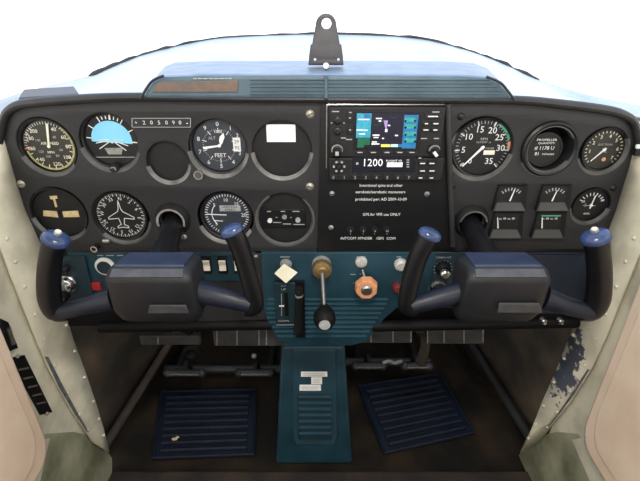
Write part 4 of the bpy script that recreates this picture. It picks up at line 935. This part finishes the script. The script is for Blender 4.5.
# pair behind the right yoke's inner grip
t, q = knob_thing('knob', 'white round knob half hidden by the right yoke inner grip', 400.5, 264, YQ, [(0, -.009), (.006, -.009), (.0095, -.006), (.0095, -.002), (.010, 0)], 'knob_white')
t, q = knob_thing('knob', 'dull red knob half hidden by the right yoke inner grip', 397, 286, YQ, [(0, -.012), (.005, -.012), (.008, -.008), (.008, 0)], 'dull_red')
t, q = knob_thing('cabin_heat_knob', 'upper black heat knob with a bright chrome end, left of right hub', 443, 268, YQ - .0034, [(0, -.010), (.007, -.010), (.0105, -.007), (.012, 0)], 'deep_black')
q2 = P(444.8, 273.8, YQ - .022); bm = B(); cyl(bm, q + Vector((0, -.009, 0)), q2, .0055, n=14); finish('rod', bm, 'deep_black', t); bm = B(); lathe(bm, q2, [(0, -.006), (.005, -.006), (.0072, -.004), (.0072, .002), (0, .003)], 20); finish('knob_end', bm, 'chrome', t)
t, q = knob_thing('cabin_air_knob', 'lower black heat knob just above the right yoke arm', 438, 287.5, YQ - .0034, [(0, -.010), (.007, -.010), (.0105, -.007), (.0125, 0)], 'deep_black')
bm = B(); lathe(bm, q, [(.0126, -.001), (.0118, -.0045), (.0098, -.0075), (.0092, -.0065)], 24, 290, 420); finish('knob_edge', bm, 'rim_lit_worn_light', t)

# ------------------------------------------------------------------ control yokes
def yoke(label, hub, lh, rh, shaft_px, button, larm, rarm, plate_px):
    """hub: px edges (x0,x1); lh / rh: grip points (px,py,radius px); arms: px points"""
    YF, YH = -0.150, -0.128
    x0, x1 = hub; c = P((x0+x1)/2, 285, YF); hw = (x1-x0)/2/SC(288, YF)
    root = thing('control_yoke', label, 'yoke', Vector((c.x, YF, P(0, 322, YF).z)), 'control yokes')
    z = lambda py, Y: P(320, py, Y).z
    zt = z(268, -.140)
    # cross-section (Y, Z) from the back top, round the front, to the back bottom
    prof = [(-.092, zt - .0062), (-.138, zt), (-.151, z(279, -.151)), (-.148, z(315, -.148)), (-.132, z(323, -.132)), (-.092, z(323, -.132) + .004)]
    ends = [(-1.0, .72), (-.975, .84), (-.92, .93), (-.82, .985), (-.70, 1.0), (0, 1.0), (.70, 1.0), (.82, .985), (.92, .93), (.975, .84), (1.0, .72)]
    yc = -.115; zc = sum(p[1] for p in prof)/len(prof)
    bm = B(); rings = []
    for fx, k in ends: rings.append([bm.verts.new((c.x + hw*fx, yc + (y - yc)*k, zc + (zz - zc)*k)) for y, zz in prof])
    for a, b in zip(rings[:-1], rings[1:]):
        for j in range(len(prof)): bm.faces.new((a[j], a[(j+1) % len(prof)], b[(j+1) % len(prof)], b[j]))
    bm.faces.new(rings[0][::-1]); bm.faces.new(rings[-1])
    finish('hub', bm, 'yoke_grey', root, bevel=.006, seg=4)
    # top pad coloured like reflected sky, and the scuffed edge below it
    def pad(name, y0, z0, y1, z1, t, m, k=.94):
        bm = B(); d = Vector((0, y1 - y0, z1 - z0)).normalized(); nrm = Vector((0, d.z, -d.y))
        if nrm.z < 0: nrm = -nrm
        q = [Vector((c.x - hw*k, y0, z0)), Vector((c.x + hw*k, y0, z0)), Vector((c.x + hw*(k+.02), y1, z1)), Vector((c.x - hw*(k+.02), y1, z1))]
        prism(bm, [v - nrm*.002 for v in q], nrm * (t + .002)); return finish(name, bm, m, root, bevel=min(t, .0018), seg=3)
    pad('top_pad', -.094, zt - .0055, -.1372, zt + .0003, .0018, 'yoke_sky_sheen', .78)
    pad('scuffed_edge', -.1400, zt - .0012, -.1496, z(279, -.151) + .0012, .0009, 'yoke_scuffed', .80)
    xa, xb, ya, yb = plate_px
    bm = B(); q = [P(xa, ya, -.1515), P(xb, ya, -.1515), P(xb + 3, yb, -.1495), P(xa - 2, yb, -.1495)]; prism(bm, [v + Vector((0, -.0018, 0)) for v in q], (0, .003, 0)); finish('name_plate', bm, 'yoke_scuffed', root, bevel=.0005)
    # grips, their caps coloured like reflected sky
    for i, h in enumerate((lh, rh)):
        pts = [P(x, y, YH) for x, y, rp in h]; rad = [rp/SC(y, YH) for x, y, rp in h]
        bm = B(); sweep(bm, pts, rad, n=20, sx=.85); g = finish('grip', bm, 'yoke_black', root, bevel=.003)
        d = (pts[0] - pts[1]).normalized(); s = d.cross(Vector((0, 1, 0))).normalized(); u = s.cross(d).normalized()
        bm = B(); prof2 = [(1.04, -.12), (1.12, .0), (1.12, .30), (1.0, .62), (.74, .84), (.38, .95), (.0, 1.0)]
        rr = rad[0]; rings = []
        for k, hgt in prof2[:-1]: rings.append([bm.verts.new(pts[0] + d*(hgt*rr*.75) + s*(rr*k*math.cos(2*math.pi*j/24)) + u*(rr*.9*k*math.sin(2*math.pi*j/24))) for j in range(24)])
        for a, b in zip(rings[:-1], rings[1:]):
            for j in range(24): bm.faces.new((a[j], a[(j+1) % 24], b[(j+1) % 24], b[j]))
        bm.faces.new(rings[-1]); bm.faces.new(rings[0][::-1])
        o = finish('grip_cap', bm, 'cap_sky_sheen', g); o['label'] = 'grip cap with painted blue sky sheen'
        bm = B(); lathe(bm, Vector((0, 0, 0)), [(1, 0), (1.05, .04), (1.05, .12), (1, .14)], 24, close=True)
        for v in bm.verts: v.co = pts[0] + d*(-(v.co.y)*rr - .02*rr) + s*(v.co.x*rr*1.01) + u*(v.co.z*rr*.88)
        finish('cap_collar', bm, 'yoke_grey', g)
        if button == i:
            b0 = pts[0] + d*(rr*.70)
            bm = B(); cyl(bm, b0, b0 + d*.0030, .0044, n=18); finish('button_base', bm, 'pewter', o)
            bm = B(); cyl(bm, b0 + d*.0030, b0 + d*.0046, .0031, n=18); bt = finish('push_button', bm, 'switch_ivory', g); bt['label'] = 'white push button'
    for i, arm in enumerate((larm, rarm)):
        pts = [P(x, y, Y) for x, y, Y, rp in arm]; rad = [rp/SC(y, Y) for x, y, Y, rp in arm]
        bm = B(); sweep(bm, pts, rad, n=16, sx=1.0); finish('arm', bm, 'arm_navy', root)
    a = P(*shaft_px, 0.0); a.y = .022; b = Vector((c.x * .55 + a.x * .45, -.090, zt - .026))
    bm = B(); cyl(bm, a, b, .0150, n=22); finish('shaft', bm, 'yoke_black', root)
    bm = B(); cyl(bm, b + (a - b)*.28, b - (a - b)*.05, .0185, n=22); finish('shaft_boss', bm, 'yoke_black', root)
    return root
yoke('left control yoke in front of the flight instruments', (103, 192),
     [(55.5, 241, 12.3), (51.5, 255, 11.2), (49, 277, 11.4), (50, 298, 11.8), (56, 311, 11), (68, 312, 9)],
     [(232.5, 232, 10.8), (237.5, 241, 10.4), (243.5, 258, 9.8), (250, 280, 9.8), (254.5, 298, 9.2), (254, 307, 9), (245, 309, 8)],
     (172.5, 220), 0,
     [(62, 312, -.130, 8), (84, 306, -.128, 8.8), (112, 299, -.120, 12)], [(250, 305, -.130, 8), (226, 298, -.128, 10), (190, 290, -.120, 13)], (150, 186, 305, 312.5))
yoke('right control yoke in front of the engine gauges', (467, 553),
     [(429, 236, 10.8), (424.5, 244, 10.4), (418, 257, 10), (411.5, 277, 9.8), (407.5, 297, 9.2), (408, 307, 9), (417, 309, 8)],
     [(596, 239, 12.8), (598, 252, 11.6), (599.5, 275, 11.8), (598, 298, 12), (592, 310, 11.3), (580, 312, 9.5)],
     (470.5, 221.5), 1,
     [(411, 306, -.130, 8), (432, 300, -.128, 9.6), (470, 290, -.120, 13)], [(590, 312, -.130, 8.5), (568, 306, -.128, 9.2), (545, 298, -.120, 12.5)], (499, 539, 303, 312))

# ------------------------------------------------------------------ pedestal, mats, pedals
ped = thing('pedestal_cover', 'teal centre pedestal cover with a ribbed recess and white stickers', 'pedestal', (P(313, 460, -.007).x, 0.02, 0.0))
Tl, Tr = P(281, 346, .10), P(345, 346, .10); Bl, Br = PZ(275.5, 461, 0.012), PZ(352.5, 461, 0.012)
def pf(u, v, out=0.0):                                # a point on the sloping front of the cover
    q = Tl.lerp(Tr, u).lerp(Bl.lerp(Br, u), v); n = (Br - Bl).cross(Tl - Bl).normalized()
    if n.y > 0: n = -n
    return q + n * out
def pv(y, out=0.0):                                   # how far down the cover the photo's row y falls
    lo, hi = 0.0, 1.0
    for _ in range(30):
        m = (lo + hi)/2; q = pf(.5, m, out) - Vector((0, -DIST, CZ)); row = 240.5 - F * (q.y*SP + q.z*CP) / (q.y*CP - q.z*SP)
        lo, hi = (m, hi) if row < y else (lo, m)
    return (lo + hi)/2
bm = B(); A = [pf(0, 0), pf(1, 0), pf(1, 1), pf(0, 1)]; bk = [Vector((q.x, .40, q.z)) for q in A[:2]] + [Vector((Br.x, .40, 0.001)), Vector((Bl.x, .40, 0.001))]
A += []; f0 = [Vector((Br.x, Br.y, .001)), Vector((Bl.x, Bl.y, .001))]
va = [bm.verts.new(v) for v in A]; vb = [bm.verts.new(v) for v in bk]; vf = [bm.verts.new(v) for v in f0]
bm.faces.new(va); bm.faces.new((va[2], vf[0], vf[1], va[3])); bm.faces.new((va[1], vb[1], vb[2], vf[0], va[2])); bm.faces.new((va[0], va[3], vf[1], vb[3], vb[0])); bm.faces.new((va[0], vb[0], vb[1], va[1])); bm.faces.new(vb[::-1]); bm.faces.new((vf[0], vb[2], vb[3], vf[1]))
finish('cover', bm, 'teal', ped, bevel=.006, seg=3)
bm = B(); prism(bm, [pf(.19, .02, .0), pf(.85, .02, .0), pf(.82, pv(436), .0), pf(.78, pv(444), 0), pf(.26, pv(444), 0), pf(.22, pv(436), .0)], pf(0, 0, .005) - pf(0, 0, 0)); o = finish('raised_panel', bm, 'teal_side', ped, bevel=.0025, seg=3)
bm = B(); prism(bm, [pf(.27, pv(393), .005), pf(.765, pv(393), .005), pf(.74, pv(438), .005), pf(.29, pv(438), .005)], pf(0, 0, .0012) - pf(0, 0, 0)); finish('rib_field', bm, 'teal_dark', o)
for k in range(7):
    v = pv(394.5 + 6.1*k, .005); bm = B(); a, b = pf(.285 + .003*k, v + .004, .0062), pf(.755 - .003*k, v + .004, .0062); n = (pf(0, 0, 1) - pf(0, 0, 0)); dn = (pf(.5, 1) - pf(.5, 0)).normalized()
    prism(bm, [a, a + n*.0035 + dn*.004, a + dn*.0072], b - a); finish('rib', bm, 'teal_rib', o, smooth=False)
for u0, u1, v0, v1, nm in ((.32, .71, pv(371.5, .005), pv(376.5, .005), 'sticker'), (.47, .63, pv(377, .005), pv(384, .005), 'sticker'), (.30, .61, pv(384.6, .005), pv(390.5, .005), 'sticker')):
    bm = B(); prism(bm, [pf(u0, v0, .0052), pf(u1, v0, .0052), pf(u1, v1, .0052), pf(u0, v1, .0052)], n*.0006); s = finish(nm, bm, 'paper_white', o, smooth=False); s['label'] = 'white sticker'
    bm = B()
    for kk in range(2):
        v = v0 + (v1 - v0)*(.35 + .3*kk); a, b = pf(u0 + .03, v, .0059), pf(u1 - .04, v, .0059); prism(bm, [a, b, b + dn*.0010, a + dn*.0010], n*.0003)
    finish('lettering', bm, 'print_grey', o, smooth=False)
# mats
def matt(label, px, nr):
    q = [PZ(x, y, .004) for x, y in px]; cen = sum(q, Vector())/4
    t = thing('floor_mat', label, 'mat', Vector((cen.x, cen.y, .001)), 'ribbed rubber floor mats')
    bm = B(); prism(bm, [Vector((v.x, v.y, .001)) for v in q], (0, 0, .005)); finish('mat', bm, 'rubber_navy', t, bevel=.002)
    e = lambda u, v: q[0].lerp(q[1], u).lerp(q[3].lerp(q[2], u), v)
    bm = B(); ed = [e(0.01, .01), e(.99, .01), e(.99, .99), e(.01, .99), e(.01, .01)]
    for a, b in zip(ed[:-1], ed[1:]): sweep(bm, [a + Vector((0, 0, .004)), a.lerp(b, .5) + Vector((0, 0, .004)), b + Vector((0, 0, .004))], .0035, n=8, up=Vector((0, 0, 1)))
    finish('raised_border', bm, 'rubber_navy', t)
    for k in range(nr):
        v = .12 + .78*k/(nr - 1); bm = B(); a, b = e(.08, v), e(.92, v); sweep(bm, [a + Vector((0, 0, .0035)), a.lerp(b, .5) + Vector((0, 0, .0035)), b + Vector((0, 0, .0035))], .0055, n=8, up=Vector((0, 0, 1))); finish('rib', bm, 'rubber_navy', t)
    return t
matt('left navy ribbed rubber mat under the pilot pedals', [(161, 392), (257, 390), (255, 456), (152, 460)], 9)
matt('right navy ribbed rubber mat under the passenger pedals', [(357, 387), (440, 374), (475, 434), (384, 455)], 9)
bm = B(); c = PZ(174.5, 439, .011); sph(bm, c, .006, (1.2, .8, .35), 8, 5); sph(bm, c + Vector((.006, .004, .001)), .004, (1, .8, .4), 7, 4)
tag(finish('dry_leaf', bm, 'lume_cream', smooth=False), 'small dry yellow scrap on the left mat', 'scrap')
# rudder pedals
def pedals(label, x0, x1, y, bars, grp):
    t = thing('rudder_pedals', label, 'pedal', PZ((x0+x1)/2, y + 8, 0.0), grp)
    Yp = .30
    bm = B(); a, b = P(x0, y, Yp), P(x1, y, Yp); cyl(bm, a, b, .011, n=16); finish('torque_tube', bm, 'strip_grey', t)
    for x in (x0 + 12, x1 - 12):
        bm = B(); q = P(x, y, Yp); sweep(bm, [Vector((q.x, .469, q.z - .01)), Vector((q.x, .38, q.z - .005)), q], .008, n=8); finish('bracket', bm, 'firewall_dark', t)
    for xa, xb in bars:
        qa, qb = P(xa, y + 4, Yp - .05), P(xb, y + 4, Yp - .05)
        bm = B(); sweep(bm, [qa, qa.lerp(qb, .5), qb], .009, n=12); finish('pedal', bm, 'strip_grey', t)
        for q in (qa, qb): bm = B(); sph(bm, q.lerp((qa + qb)/2, .06), .011, u=12, v=8); finish('pedal_end', bm, 'strip_grey', t)
        m = (qa + qb)/2; bm = B(); sweep(bm, [m, m + Vector((0, .025, .012)), Vector((m.x, Yp, P(0, y, Yp).z))], .006, n=8); finish('link', bm, 'firewall_dark', t)
        bm = B(); a, b = qa + Vector((0, -.0085, .002)), qb + Vector((0, -.0085, .002)); sweep(bm, [a, a.lerp(b, .5), b], .0014, n=6); finish('worn_line', bm, 'pewter', t)
pedals('rudder pedal bars in the left footwell', 165, 282, 369, [(166, 203), (238, 272)], 'rudder pedal bars')
pedals('rudder pedal bars in the right footwell', 346, 430, 362, [(354, 384), (404, 430)], 'rudder pedal bars')
bm = B(); a = P(254, 356, .16); sph(bm, a, .006, u=10, v=6); tag(finish('cable_clip', bm, 'pewter'), 'small bright cable end beside the pedestal top', 'clip')
bm = B(); a, b = P(383, 363, .12), P(402, 361, .12)
sweep(bm, [a, a.lerp(b, .3) + Vector((0, 0, .004)), a.lerp(b, .6) + Vector((0, 0, -.003)), b], .0035, n=8); tag(finish('cable_end', bm, 'pewter'), 'short pale cable end under the fuse strip right of the pedestal', 'cable')
bm = B(); a, b = P(420, 328, .05), P(421, 362, .12); sweep(bm, [a, a.lerp(b, .4) + Vector((.01, 0, 0)), b], [.010, .009, .011], n=10); tag(finish('heater_duct', bm, 'kick_brown'), 'short brown duct hanging between the two right fuse strips', 'duct')
# door edge bracket at the right end of the panel
t = thing('door_latch', 'small black and white latch at the right end of the panel', 'latch', P(640, 155, -.012))
bm = B(); rbox(bm, 635.5, 147, 645, 156, -.018, -.008); finish('latch_body', bm, 'plate_black', t, bevel=.001)
bm = B(); rbox(bm, 637, 145, 641, 149, -.022, -.018); finish('latch_tab', bm, 'print_white', t, bevel=.001)
